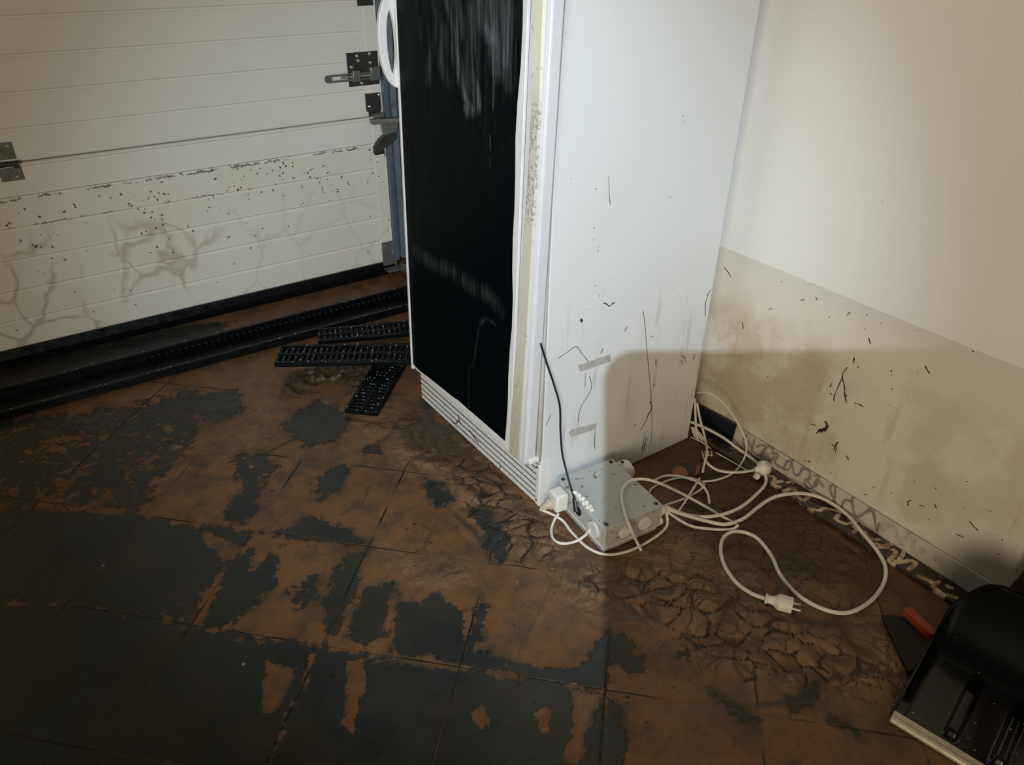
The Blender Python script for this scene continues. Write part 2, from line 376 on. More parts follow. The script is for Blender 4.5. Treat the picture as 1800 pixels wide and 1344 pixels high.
fl = grid((-1.7, -.7, 0), (XW+1.7, 0, 0), (0, 3.5, 0), 560, 600, None, lift)
co = np.empty(len(fl.vertices)*3, 'f'); fl.vertices.foreach_get('co', co); FP = co.reshape(-1, 3).astype(float)
FP0 = FP.copy(); FP0[:, 2] = 0
for nm, fn in (('bare_shade', a_bare_shade), ('wrinkle', lambda P: pads(P, WRINK, .08)), ('wet', lambda P: pads(P, WET, .08)), ('streak', a_streak), ('crease', a_crease)):
    at_ = fl.attributes.new(nm, 'FLOAT', 'POINT'); at_.data.foreach_set('value', fn(FP0).astype('f'))
M_floor = floor_material()
bm = NB(); bm.from_mesh(fl); names_keep = None; bm.free()
floor = obj('floor', fl, M_floor, smooth=True); tag(floor, kind='structure', label='wet dark slate tiles smeared with brown mud')
ext = NB()
for a, b in (((-3.2,-.7,-.05),(-1.7,2.8,0)), ((-3.2,-2.6,-.05),(XW,-.7,0)), ((-3.2,2.8,-.05),(XW+.2,3.0,0))): box(ext, a, b)
tag(obj('floor', ext, M_floor), kind='structure', label='dark tiled floor further out around the muddy corner')

# ---- right wall
MARK = at
def wall_material():
    t = NT('plaster_wall'); X = t.xyz(); y, z = X[1], X[2]
    zz = t.m_('ADD', z, t.m_('MULTIPLY', t.m_('SUBTRACT', t.noise(40, det=3), .5), .004))
    low = t.ss(zz, .553, .557, 1, 0)
    up_ = t.mix(t.noise(2.5, det=3), (.78,.765,.72), (.82,.81,.775))
    dn = t.mix(t.noise(5, det=5), (.66,.60,.49), (.76,.72,.63))
    st = t.ss(t.noise(6.5, t.warp(None, .10, 6), 5, .55), .44, .62, 0, .50)
    edge_ = t.ss(z, .38, .50, 1, .15)
    dn = t.mix(t.m_('MULTIPLY', st, edge_), dn, (.52,.44,.31))
    nearf = t.m_('MULTIPLY', t.ss(y, .70, .95), t.m_('MULTIPLY', t.ss(z, .44, .34), t.ss(t.noise(7, t.warp(None, .08, 9), 5), .40, .56)))
    dn = t.mix(t.m_('MULTIPLY', nearf, .55), dn, (.44,.32,.18))
    br = t.noise(30, t.map(None, (1, 1, 9), (math.radians(18), 0, 0)), 5)
    dn = t.mix(t.ss(br, .58, .75, 0, .5), dn, (.78,.75,.65))
    drip = t.noise(26, t.map(None, (1, 1, .10)), 4); dn = t.mix(t.m_('MULTIPLY', t.ss(drip, .56, .7, 0, .45), t.ss(z, .3, .45, 1, 0)), dn, (.42,.31,.18))
    dn = t.mix(t.ss(z, .495, .55, 0, .5), dn, (.62,.61,.57))
    col = t.mix(low, up_, dn)
    col = t.mix(t.ss(t.m_('ABSOLUTE', t.m_('SUBTRACT', zz, .556)), .0005, .0018, .35, 0), col, (.35,.30,.22))
    sp = specks(t, 38, .05, .09); col = t.mix(t.m_('MULTIPLY', sp, low), col, (.06,.04,.025))
    return t.done(col, t.mix(low, (.5,.5,.5), (.62,.62,.62)), t.m_('ADD', t.noise(140, det=3), t.m_('MULTIPLY', low, -.8)), .12, .0015, spec=.4)
M_wall = wall_material()
bm = NB(); box(bm, (XW, -2.6, -.05), (XW+.12, 3.0, 2.5)); WALL = tag(obj('wall_right', bm, M_wall), kind='structure', label='cream plastered wall with a flood waterline')
M_plain = NT('painted_wall'); M_plain = M_plain.done(M_plain.mix(M_plain.noise(3), (.60,.56,.47), (.68,.64,.55)), .6, M_plain.noise(120), .1, .001)
bm = NB(); box(bm, (1.50, 2.90, -.05), (XW, 3.0, 2.5)); box(bm, (-3.2, 2.90, 2.2), (1.50, 3.0, 2.5)); box(bm, (-3.2, 2.90, -.05), (-2.3, 3.0, 2.2))
tag(obj('wall_front', bm, M_plain), kind='structure')
M_grey = simple('dusty_grey_wall', (.22,.20,.17), .8)
bm = NB(); box(bm, (-3.3, -2.6, -.05), (-3.2, 3.0, 2.5)); tag(obj('wall_left', bm, M_grey), kind='structure')
bm = NB(); box(bm, (-3.3, -2.6, 2.5), (XW+.12, 3.0, 2.6)); tag(obj('ceiling', bm, M_grey), kind='structure')

# ---- baseboard and edging tiles
def px_wall(l): return atl(l, 'x', XW-.008)
SQ = [[(1312,765),(1306,778),(1320,795),(1326,772)],[(1316,775),(1325,795),(1338,800),(1345,785),(1340,782)],[(1330,785),(1336,783)],[(1340,795),(1352,784),(1362,800),(1350,812)],
 [(1356,797),(1368,798),(1362,812),(1374,822),(1385,825),(1392,812),(1384,810),(1378,822)],[(1392,815),(1396,832),(1404,835),(1410,822)],
 [(1402,835),(1414,824),(1424,832),(1420,845),(1428,855)],[(1425,840),(1415,845),(1420,858),(1435,852),(1438,838),(1430,836)],[(1430,855),(1438,842),(1446,855)],
 [(1459,855),(1466,853),(1468,868),(1464,885)],[(1459,858),(1463,872),(1470,888)],[(1478,895),(1484,880),(1496,882),(1500,898),(1506,908),(1514,905),(1525,898),(1535,900),(1538,915)],
 [(1500,862),(1498,880),(1500,890)],[(1530,890),(1524,900)],[(1534,898),(1540,925),(1542,935)],[(1545,920),(1543,932)]]
SQ2 = [[(1555,915),(1552,930),(1568,920),(1575,940),(1585,955)],[(1590,945),(1600,935),(1606,945),(1604,965),(1612,975),(1622,965)],[(1645,980),(1655,995),(1665,1005)],[(1650,985),(1668,1000),(1675,1010)]]
base_me = grid((XW-.010, -.6, 0), (0, 1.70, 0), (0, 0, .067), 680, 30,
  {'vein': lambda P: np.maximum(strokes(P, [(spline(atl(l, 'x', XW-.010), 5), .0046, 1) for l in SQ], 1.7), strokes(P, [(spline(atl(l, 'x', XW-.010), 5), .0095, .50) for l in SQ2], 1.0))})
t = NT('white_skirting'); vn = t.attr('vein'); nz = t.noise(60, det=3)
k = t.ss(t.m_('ADD', vn, t.m_('MULTIPLY', t.m_('SUBTRACT', nz, .5), .8)), .25, 1.0, 0, .8)
c = t.mix(t.noise(6), (.56,.52,.42), (.63,.60,.51)); c = t.mix(k, c, (.16,.135,.10))
M_base = t.done(c, .28, t.noise(80), .05, .001, coat=.2)
def thicken(me, vec):
    bm = NB(); bm.from_mesh(me)
    r = bmesh.ops.extrude_face_region(bm, geom=list(bm.faces)); bmesh.ops.translate(bm, vec=vec, verts=[g for g in r['geom'] if isinstance(g, bmesh.types.BMVert)])
    bm.to_mesh(me); bm.free(); return me
tag(obj('baseboard_right', thicken(base_me, (.010, 0, 0)), M_base), kind='structure', label='off-white skirting with grey vein-like marks')
YEL = [[(1380,862),(1395,858),(1402,872),(1412,878),(1425,872)],[(1420,893),(1432,895),(1440,897),(1450,893),(1470,897),(1478,900)],[(1474,905),(1470,912),(1485,920),(1498,918),(1510,915),(1518,922)],
 [(1500,935),(1510,930),(1530,945),(1545,948)],[(1500,925),(1520,935)],[(1540,955),(1560,962),(1575,970),(1562,985),(1572,990)],[(1545,962),(1575,955),(1590,962)],[(1572,985),(1580,988),(1600,985),(1610,990),(1598,1000)],
 [(1590,968),(1580,985)],[(1615,1012),(1630,1018),(1640,1025),(1650,1022)],[(1636,1020),(1645,1035),(1660,1045)],[(1640,1030),(1655,1042)],[(1665,1030),(1672,1032)],[(1668,1045),(1680,1050)],
 [(1300,790),(1310,795),(1318,800)],[(1352,835),(1362,840),(1358,850),(1370,855)],[(1362,848),(1375,845)],[(1385,848),(1398,846)]]
def edging_attr(P):
    return strokes(P, [(spline(atl(l, 'z', .012), 5), .0062, 1) for l in YEL], 1.5)
t = NT('marbled_edging'); X = t.xyz(); yl = t.attr('vein'); nz = t.noise(70, det=4)
k = t.ss(t.m_('ADD', yl, t.m_('MULTIPLY', t.m_('SUBTRACT', nz, .5), .7)), .45, .75)
dark = t.mix(t.ss(t.m_('ADD', X[0], t.m_('MULTIPLY', t.noise(20), .02)), 1.525, 1.545), (.040,.035,.028), (.028,.015,.009))
dark = t.mix(t.ss(t.noise(150), .6, .7, 0, .5), dark, (.2,.18,.15))
c = t.mix(k, dark, t.mix(t.ss(t.noise(45, det=5), .35, .62), (.34,.19,.07), (.72,.60,.42)))
far = t.m_('MULTIPLY', t.ss(t.voro(70, t.warp(None, .02, 40), out='Distance'), .25, .45, 1, 0), t.ss(t.noise(15), .5, .62))
c = t.mix(t.m_('MULTIPLY', far, .7), c, (.40,.32,.24))
f = t.m_('ABSOLUTE', t.m_('SUBTRACT', t.m_('FRACT', t.m_('DIVIDE', t.m_('ADD', X[1], .7655), .296)), .5)); jn = t.ss(f, .003, .007, 1, 0)
# tile joint wraps at fract 0.5
c = t.mix(jn, c, (.010,.008,.006))
M_edge = t.done(c, .25, t.m_('SUBTRACT', t.noise(60), jn), .2, .001, coat=.3)
edge_me = grid((1.495, -.6, .012), (XW-.0102-1.495, 0, 0), (0, 1.75, 0), 26, 680, {'vein': edging_attr})
tag(obj('trim_1', thicken(edge_me, (0, 0, -.012)), M_edge), kind='structure', label='brown marbled border tiles along the skirting')

# ================================================================ materials
M_white = simple('white_enamel', (.80,.815,.82), .34, dirt=.05, dcol=(.5,.44,.36), dsc=5, bs=.02)
M_trim = simple('white_plastic', (.78,.775,.76), .35, dirt=.35, dcol=(.5,.45,.38), dsc=20)
M_lilac = simple('grey_white_liner', (.66,.665,.70), .4, dirt=.2, dcol=(.5,.46,.40), dsc=18)
M_blackrub = simple('black_rubber', (.004,.005,.006), .30, dirt=.2, dcol=(.012,.010,.007), dsc=30, bs=.3, spec=.25)
M_blackpl = simple('black_plastic', (.003,.0045,.0055), .36, dirt=.15, dcol=(.010,.008,.006), dsc=30, bs=.3, spec=.12)
M_steel = simple('galvanised_steel', (.20,.21,.20), .42, .5, dirt=.5, dcol=(.035,.033,.028), dsc=40)
M_dark = simple('sooty_metal', (.050,.054,.050), .42, .4, dirt=.4, dsc=40)
M_rail = simple('blue_grey_steel', (.12,.165,.22), .38, .25, dirt=.5, dcol=(.030,.040,.050), dsc=12)
M_screw = simple('bright_screw', (.62,.63,.60), .3, .8, dirt=.2)
M_cable = simple('white_cable', (.74,.71,.62), .42, dirt=.25, dcol=(.36,.29,.2), dsc=25)
M_cab2 = simple('plug_white', (.80,.78,.71), .38, dirt=.3, dcol=(.40,.33,.22), dsc=30)
M_blackc = simple('black_cable', (.012,.013,.015), .4, dirt=.1)
def boxmat():
    t = NT('clouded_grey_plastic'); c = t.mix(t.noise(9, det=4), (.44,.455,.43), (.52,.535,.51))
    c = t.mix(t.ss(t.noise(45, t.warp(None, .02, 30), 5, .6), .60, .65, 0, .8), c, (.12,.095,.06)); c = t.mix(specks(t, 60, .16, .20), c, (.10,.08,.05))
    return t.done(c, .30, t.noise(60), .04, .001, coat=.15, spec=.5)
M_jbox = boxmat()
M_mudlump = NT('mud_lump'); t = M_mudlump
M_mudlump = t.done(t.mix(t.noise(40), (.030,.019,.010), (.095,.060,.032)), .35, t.noise(90, det=6), .8, .004)
M_speck = NT('dried_mud'); t = M_speck; M_speck = t.done(t.mix(t.noise(90), (.02,.014,.010), (.06,.040,.026)), .6)
M_leaf = simple('rust_leaf', (.30,.10,.025), .5, dirt=.5, dcol=(.08,.03,.01), dsc=60)
M_wood = simple('brown_wood', (.11,.055,.025), .5, dirt=.5, dcol=(.04,.02,.01), dsc=20)
M_red = simple('red_plastic', (.27,.045,.012), .35, dirt=.35, dsc=30)
M_edgeal = simple('pale_metal_edge', (.60,.55,.42), .35, .3, dirt=.35, dcol=(.2,.15,.09), dsc=30)

# ================================================================ GARAGE DOOR
def door_mat():
    t = NT('flooded_door_skin'); X = t.xyz(); x, z = X[0], X[2]
    c = t.mix(t.noise(2.5), (.72,.72,.67), (.79,.79,.75))
    zz = t.m_('ADD', z, t.m_('MULTIPLY', t.m_('SUBTRACT', t.noise(12), .5), .02))
    low = t.ss(zz, .53, .55, 1, 0)
    c = t.mix(t.m_('MULTIPLY', low, t.ss(t.noise(3, det=5), .35, .7, .15, .75)), c, (.72,.69,.59))
    vr = t.voro(5.5, t.warp(t.map(None, (1, 1, .8)), .22, 4, 3), 'DISTANCE_TO_EDGE')
    vein = t.m_('MULTIPLY', t.ss(vr, 0, .055, 1, 0), t.ss(t.noise(3.5), .38, .55, 0, .55))
    vein = t.m_('MULTIPLY', vein, t.ss(z, .36, .46, 1, 0)); vein = t.m_('MULTIPLY', vein, t.ss(x, .9, .4, .25, 1))
    c = t.mix(vein, c, (.36,.29,.18))
    dens = t.m_('MULTIPLY', t.ss(z, .25, .50, .05, .60), t.ss(z, .545, .55, 1, 0))
    w1 = t.warp(None, .02, 45, 2)
    d = t.voro(85, w1); cc = t.xyz(t.voro(85, w1, out='Color')); on = t.m_('LESS_THAN', cc[0], dens)
    cl = t.ss(t.noise(9, det=3), .44, .60)
    s1 = t.m_('MULTIPLY', t.m_('MULTIPLY', on, t.m_('LESS_THAN', d, t.m_('MULTIPLY', cc[1], .36))), t.m_('GREATER_THAN', cl, .12))
    z2 = t.m_('ADD', z, t.m_('MULTIPLY', t.m_('SUBTRACT', t.noise(60, det=5, rough=.7), .5), .030))
    ln = t.m_('MULTIPLY', t.ss(t.m_('ABSOLUTE', t.m_('SUBTRACT', z2, .540)), .001, .005, 1, 0), t.ss(t.noise(10, det=6, rough=.75), .50, .56))
    ln2 = t.m_('MULTIPLY', t.ss(t.m_('ABSOLUTE', t.m_('SUBTRACT', z2, .455)), .0, .004, 1, 0), t.ss(t.noise(8, t.map(None, (1,1,1), loc=(3,1,2)), 6, .75), .54, .58)); ln = t.m_('MAXIMUM', ln, ln2)
    zc = t.m_('ABSOLUTE', t.m_('SUBTRACT', z, .5485)); c = t.mix(t.ss(zc, .0005, .0025, .45, 0), c, (.30,.27,.22))
    sk = specks(t, 30, .09, .13); sk = t.m_('MULTIPLY', sk, low)
    c = t.mix(t.m_('MULTIPLY', t.m_('MAXIMUM', t.m_('MAXIMUM', s1, ln), sk), .85), c, (.055,.043,.032))
    return t.done(c, .42, t.noise(200, det=2), .06, .0006, spec=.4)
M_door = door_mat()
dr = thing('door_1', (-.3, YD, 0), 'white ribbed sectional garage door stained below the waterline', None, kind='structure')
XL, XR = -2.25, 1.315
def section(z0, z1, grooves, lip=False):
    prof = [(YD+.04, z0), (YD+.004, z0), (YD, z0+.005)]
    for g in grooves: prof += [(YD, g-.007), (YD+.0045, g-.001), (YD+.0045, g+.001), (YD-.0005, g+.006), (YD, g+.012)]
    prof += [(YD, z1-.012), (YD-.005, z1-.009), (YD-.005, z1-.003), (YD, z1), (YD+.04, z1)]
    bm = NB(); prism(bm, [(XL, y, z) for y, z in prof], (XR-.05-XL, 0, 0)); return bm
secs = [(.057, .648, (.15,.25,.35,.45,.545)), (.651, 1.245, (.745,.845,.945,1.045,1.145)), (1.248, 1.84, (1.345,1.445,1.545,1.645,1.745)), (1.843, 2.25, (1.94,2.04,2.14))]
for z0, z1, g in secs:
    s_ = obj('section_panel', section(z0, z1, g), M_door, dr, smooth=False)
    bm = NB(); box(bm, (XR-.05, YD-.0012, z0), (XR, YD+.04, z1)); obj('end_cap', bm, M_door, s_, bevel=.001)
bm = NB(); prism(bm, [(XL, YD+.035, .056), (XL, YD-.004, .056), (XL, YD-.012, .030), (XL, YD-.006, .001), (XL, YD+.03, .001)], (XR-XL, 0, 0)); obj('bottom_seal', bm, M_blackrub, dr)
def hinge(px, leafw=.05, mat=M_steel):
    c = Vector((px, YD-.003, .648))
    bm = NB(); box(bm, (c.x-leafw/2, YD-.005, .662), (c.x+leafw/2, YD-.0015, .712)); box(bm, (c.x-leafw/2+.006, YD-.005, .598), (c.x+leafw/2+.004, YD-.0015, .638))
    h = obj('hinge', bm, mat, dr, bevel=.001)
    bm = NB(); lathe(bm, (c.x-leafw/2, YD-.012, .650), (1,0,0), [(0,.008),(leafw,.008)], 12)
    box(bm, (c.x-leafw/2, YD-.012, .650), (c.x-leafw/2+.012, YD-.004, .665)); box(bm, (c.x+leafw/2-.012, YD-.012, .635), (c.x+leafw/2, YD-.004, .650)); obj('knuckle', bm, M_dark, h)
    for sx in (-1, 1):
        for z in (.700, .608):
            bm = NB(); lathe(bm, (c.x+sx*(leafw/2-.010), YD-.0045, z), (0,-1,0), [(0,.005),(.003,.005),(.004,.003)], 10); obj('screw', bm, M_screw, h)
hinge(.055, .062)
hinge(-1.15, .062)
# hinge with roller holder by the rail
bm = NB(); box(bm, (1.245,YD-.009,.672), (1.305,YD-.0015,.735)); box(bm, (1.250,YD-.013,.655),(1.300,YD-.009,.675)); h = obj('hinge', bm, M_dark, dr, bevel=.001)
bm = NB(); lathe(bm, (1.265, YD-.020, .655), (1,0,0), [(0,.011),(.04,.011)], 14); obj('knuckle', bm, M_steel, h)
bm = NB(); prism(bm, [(1.245,YD-.02,.648),(1.35,YD-.06,.650),(1.352,YD-.06,.638),(1.25,YD-.02,.630)], (0,-.02,0)); prism(bm, [(1.275,YD-.045,.636),(1.345,YD-.05,.640),(1.335,YD-.05,.598),(1.285,YD-.045,.590)], (0,-.015,0)); obj('roller_holder', bm, M_steel, h, bevel=.001)
bm = NB(); prism(bm, [(1.29,YD-.04,.592),(1.335,YD-.045,.600),(1.335,YD-.045,.570),(1.29,YD-.035,.545),(1.262,YD-.02,.512),(1.250,YD-.02,.520),(1.252,YD-.02,.545),(1.27,YD-.03,.575)], (0,-.018,0)); obj('roller_bracket', bm, M_dark, h, bevel=.002)
bm = NB(); box(bm, (1.262,YD-.012,.508),(1.305,YD-.002,.522)); obj('foot_plate', bm, M_dark, h, bevel=.001)
for x, z in ((1.298,.728),(1.256,.690),(1.302,.503),(1.30,.66)):
    bm = NB(); lathe(bm, (x, YD-.010, z), (0,-1,0), [(0,.0055),(.004,.005),(.005,.003)], 10); obj('screw', bm, M_screw, h)
# latch
lt = obj('latch_plate', box(NB(), (1.185,YD-.006,.765), (1.308,YD-.0015,.880)), M_dark, dr, bevel=.001)
bm = NB(); box(bm, (1.10,YD-.022,.808),(1.275,YD-.015,.814)); box(bm, (1.10,YD-.022,.788),(1.275,YD-.015,.794)); lathe(bm, (1.10,YD-.0185,.801), (0,1,0), [(-.003,.013),(.004,.013)], 16); obj('bolt', bm, M_steel, lt, bevel=.001)
bm = NB(); box(bm, (1.195,YD-.027,.782),(1.225,YD-.006,.822)); obj('bolt_keeper', bm, M_steel, lt, bevel=.003)
bm = NB(); box(bm, (1.265,YD-.027,.782),(1.305,YD-.006,.830)); obj('bolt_keeper', bm, M_steel, lt, bevel=.003)
bm = NB(); box(bm, (1.150,YD-.0155,.797),(1.27,YD-.014,.805)); obj('bright_slot', bm, M_screw, lt)
for x, z in ((1.225,.868),(1.275,.872),(1.275,.842),(1.20,.832),(1.235,.775),(1.228,.852)):
    bm = NB(); lathe(bm, (x, YD-.006, z), (0,-1,0), [(0,.006),(.004,.006),(.005,.003)], 10); obj('screw', bm, M_screw, lt)
bm = NB(); box(bm, (1.245,YD-.008,1.03),(1.305,YD-.0015,1.10)); obj('bracket', bm, M_dark, dr, bevel=.001)
# bottom corner bracket
bb = obj('corner_bracket', box(NB(), (1.262,YD-.008,.012), (1.325,YD-.0015,.145)), M_steel, dr, bevel=.001)
bm = NB(); box(bm, (1.262,YD-.055,.028),(1.36,YD-.006,.034)); box(bm, (1.335,YD-.055,.010),(1.36,YD-.02,.05)); obj('bracket_lip', bm, M_steel, bb, bevel=.001)
for x, z in ((1.275,.130),(1.310,.132),(1.310,.095)):
    bm = NB(); lathe(bm, (x, YD-.008, z), (0,-1,0), [(0,.005),(.004,.004)], 10); obj('screw', bm, M_screw, bb)
# guide rail
rl = thing('guide_rail', (1.39, YD-.02, 0), 'blue-grey ribbed steel guide rail beside the garage door', 'rail')
def rail_prof(pts, name, z0, z1, mat=M_rail):
    bm = NB(); prism(bm, [(x, y, z0) for x, y in pts], (0,0,z1-z0)); return obj(name, bm, mat, rl, bevel=.0015)
rail_prof([(1.335,YD+.05),(1.335,YD-.035),(1.35,YD-.05),(1.365,YD-.035),(1.372,YD-.055),(1.39,YD-.055),(1.395,YD-.03),(1.41,YD-.045),(1.43,YD-.045),(1.435,YD-.01),(1.50,YD-.01),(1.50,YD+.05)], 'track', .075, 2.3)
rail_prof([(1.395,YD-.062),(1.440,YD-.062),(1.440,YD-.048),(1.395,YD-.048)], 'front_flange', .0, 2.3)
rail_prof([(1.316,YD-.02),(1.334,YD-.02),(1.334,YD+.05),(1.316,YD+.05)], 'edge_seal', .06, 2.3)
for z in (1.06, .30, 1.7):
    bm = NB(); lathe(bm, (1.345 if z > 1 else 1.38, YD-.0495, z), (0,-1,0), [(0,.006),(.004,.006),(.006,.003)], 10); obj('screw', bm, M_screw, rl)

# ================================================================ REFRIGERATOR
FX0, FX1, FY0, FY1, FH = .928, 1.470, 1.174, 1.794, 1.85
fr = thing('refrigerator', ((FX0+FX1)/2, (FY0+FY1)/2, 0), 'tall white refrigerator with a black door front, leaning scuffed in the muddy corner', 'refrigerator')
bm = NB(); prism(bm, [(FX0, FY0, FH), (FX0, FY0, .145), (FX0+.017, FY0, .145), (FX0+.017, FY0, .002), (FX1, FY0, .002), (FX1, FY0, FH)], (0, FY1-FY0, 0))
def body_mat():
    t = NT('refrigerator_side'); X = t.xyz(); z = X[2]
    c = t.mix(t.noise(2), (.70,.72,.735), (.74,.76,.775))
    lo2 = t.ss(z, .55, .25, 0, 1)
    c = t.mix(t.m_('MULTIPLY', t.ss(t.noise(7, t.map(None, (1,1,.25)), 5), .50, .7, 0, .45), lo2), c, (.60,.58,.50))
    dr_ = t.noise(38, t.map(None, (1,1,.10)), 6, .65); c = t.mix(t.m_('MULTIPLY', t.ss(dr_, .56, .70, 0, .45), t.ss(z, .62, .42, 0, 1)), c, (.38,.34,.28))
    sk = specks(t, 34, .06, .11); c = t.mix(t.m_('MULTIPLY', sk, t.ss(z, .8, .5, .15, 1)), c, (.10,.08,.06))
    return t.done(c, .33, t.noise(3), .03, .002, spec=.5)
M_body = body_mat()
obj('body', bm, M_body, fr, bevel=.0015, seg=3)
# front corner mouldings of the body
bm = NB(); lathe(bm, (FX0-.006, FY0+.008, .14), (0,0,1), [(0,.0075),(FH-.15,.0075)], 14); obj('corner_moulding', bm, M_trim, fr, smooth=True)
SH = -.035                                     # the door sags a little towards the camera
def sh(P): return Vector((P[0], P[1]+SH*max(P[2]-.14, 0), P[2]))
def shear(bm):
    for v in bm.verts: v.co = sh(v.co)
    return bm
DX = .880
DY0, DY1 = 1.205, 1.765
bm = NB(); box(bm, (DX+.004, DY0-.022, .150), (FX0-.012, DY1, FH-.01))
door = obj('door', shear(bm), M_lilac, fr, bevel=.006)
# black front panel with chalk smears
def black_attr(P):
    L = [([(786,0),(797,50),(806,110),(812,150),(822,180),(832,192),(840,185),(838,160),(832,130)], .006, .75), ([(800,0),(805,40),(800,90),(808,130)], .010, .45),
     ([(822,190),(834,186),(836,165)], .008, .6), ([(845,0),(850,40),(862,60),(872,80)], .010, .6), ([(868,0),(870,60),(876,120)], .012, .5), ([(884,0),(888,60),(886,110)], .010, .55),
     ([(895,0),(898,80),(896,150)], .008, .35), ([(760,0),(766,40),(762,80),(755,110),(752,140)], .006, .22), ([(782,60),(776,110),(790,140)], .010, .25), ([(830,20),(832,90),(828,150)], .012, .35),
     ([(862,60),(868,140),(866,190)], .002, .5), ([(862,240),(862,262)], .0018, .7), ([(862,280),(862,295)], .0015, .7),
     ([(730,440),(760,462),(800,480),(830,505),(860,520),(880,545)], .010, .16), ([(845,560),(838,600),(832,640),(824,655),(824,720)], .0022, .22), ([(845,570),(855,560),(870,570)], .003, .2)]
    # panel is sheared: undo the shear before projecting onto its plane
    out = []
    for l, w_, s in L:
        out.append((spline([at(x, y, 'x', DX) for x, y in l], 4), w_*(1.5 if w_ > .005 else 1), s))
    return strokes(P, out, 1.8)
bp = grid((DX, 1.262, .165), (0, DY1-1.262-.008, 0), (0, 0, FH-.185), 130, 420, {'chalk': lambda P: black_attr(np.stack([P[:, 0], P[:, 1], P[:, 2]], 1))},
          zf=lambda P: np.stack([P[:, 0], P[:, 1]+SH*(P[:, 2]-.14), P[:, 2]+np.where(P[:, 2] < .17, .018*np.clip((1.62-P[:, 1])/.35, -.3, 1)*(1+.25*np.sin(P[:, 1]*60)), 0)], 1))
t = NT('black_door_film'); ch = t.attr('chalk'); st = t.noise(22, t.map(None, (1, 3, .22)), 6, .7)
k = t.m_('MULTIPLY', ch, t.ss(st, .38, .66, .10, 1.4)); X = t.xyz()
haze = t.m_('MULTIPLY', t.ss(X[2], .75, 1.15, 0, .12), t.ss(st, .45, .7))
c = t.mix(t.m_('MINIMUM', t.m_('ADD', k, haze), 1), (.0004,.0030,.0042), (.12,.14,.145))
c = t.mix(specks(t, 26, .10, .07), c, (.22,.25,.25))
M_film = t.done(c, t.ss(st, .3, .7, .34, .55), t.noise(4), .03, .002, spec=.05)
obj('black_panel', thicken(bp, (.005, 0, 0)), M_film, door)
# white edging around the black panel and strips on the hinge side
def strip(y0, y1, z0, z1, xf, thick=.006, mat=M_trim, name='trim_strip', par=door, wob=0, bev=.001):
    n = 24; bm = NB(); A = []; B = []
    for i in range(n+1):
        z = z0+(z1-z0)*i/n
        f0 = y0(z) if callable(y0) else y0; f1 = y1(z) if callable(y1) else y1
        A.append((sh((xf, f0, z)), sh((xf, f1, z)))); B.append((sh((xf+thick, f0, z)), sh((xf+thick, f1, z))))
    va = [[bm.verts.new(p) for p in q] for q in A]; vb = [[bm.verts.new(p) for p in q] for q in B]
    for i in range(n):
        bm.faces.new((va[i][0], va[i+1][0], va[i+1][1], va[i][1])); bm.faces.new((vb[i][0], vb[i][1], vb[i+1][1], vb[i+1][0]))
        bm.faces.new((va[i][0], vb[i][0], vb[i+1][0], va[i+1][0])); bm.faces.new((va[i][1], va[i+1][1], vb[i+1][1], vb[i][1]))
    bm.faces.new((va[0][0], va[0][1], vb[0][1], vb[0][0])); bm.faces.new((va[n][0], vb[n][0], vb[n][1], va[n][1]))
    return obj(name, bm, mat, par, bevel=bev)
strip(DY1-.009, DY1-.0005, .145, FH-.02, DX-.003, .008, name='edge_trim')
def bl(z): return 1.2615+.004*math.sin(z*9)-.003*math.cos(z*23)
strip(lambda z: 1.243, bl, .165, FH-.02, DX-.003, .008, name='edge_trim')
strip(1.2385, 1.2425, .165, FH-.02, DX+.003, .003, M_blackrub, name='dark_gap', bev=0)
M_pale = simple('pale_strip', (.70,.70,.73), .4, dirt=.1, dcol=(.5,.46,.40))
def gl(z): return float(np.interp(z, [.15,.25,.48,.88,1.0,1.2,1.9], [1.245,1.243,1.234,1.2175,1.217,1.232,1.232]))
def gr(z): return float(np.interp(z, [.15,.25,.48,.88,1.0,1.2,1.9], [1.205,1.203,1.196,1.192,1.192,1.196,1.196]))
strip(1.186, 1.2385, .15, FH-.02, DX+.0005, .006, M_pale, name='hinge_side_strip')
t = NT('yellowed_gasket'); X = t.xyz(); z = X[2]
c = t.mix(t.ss(z, .95, 1.1), (.64,.61,.52), (.76,.73,.57)); c = t.mix(t.ss(z, .2, .5, .8, 0), c, (.46,.42,.34))
mold = t.m_('MULTIPLY', t.ss(t.noise(130, det=4), .48, .6), t.m_('MULTIPLY', t.ss(z, .74, .80), t.ss(z, .98, 1.04, 1, 0)))
c = t.mix(t.m_('MULTIPLY', mold, .6), c, (.20,.19,.17)); c = t.mix(t.ss(t.noise(40), .6, .7, 0, .5), c, (.30,.24,.16))
M_gask = t.done(c, .6, t.noise(60), .3, .002)
strip(gr, gl, .155, FH-.02, DX-.005, .006, M_gask, name='gasket')
# wavy white lower edge under the black film
bm = NB(); box(bm, (DX+.0005, 1.205, .150), (DX+.012, DY1, .20)); obj('bottom_trim', bm, M_trim, door, bevel=.002)
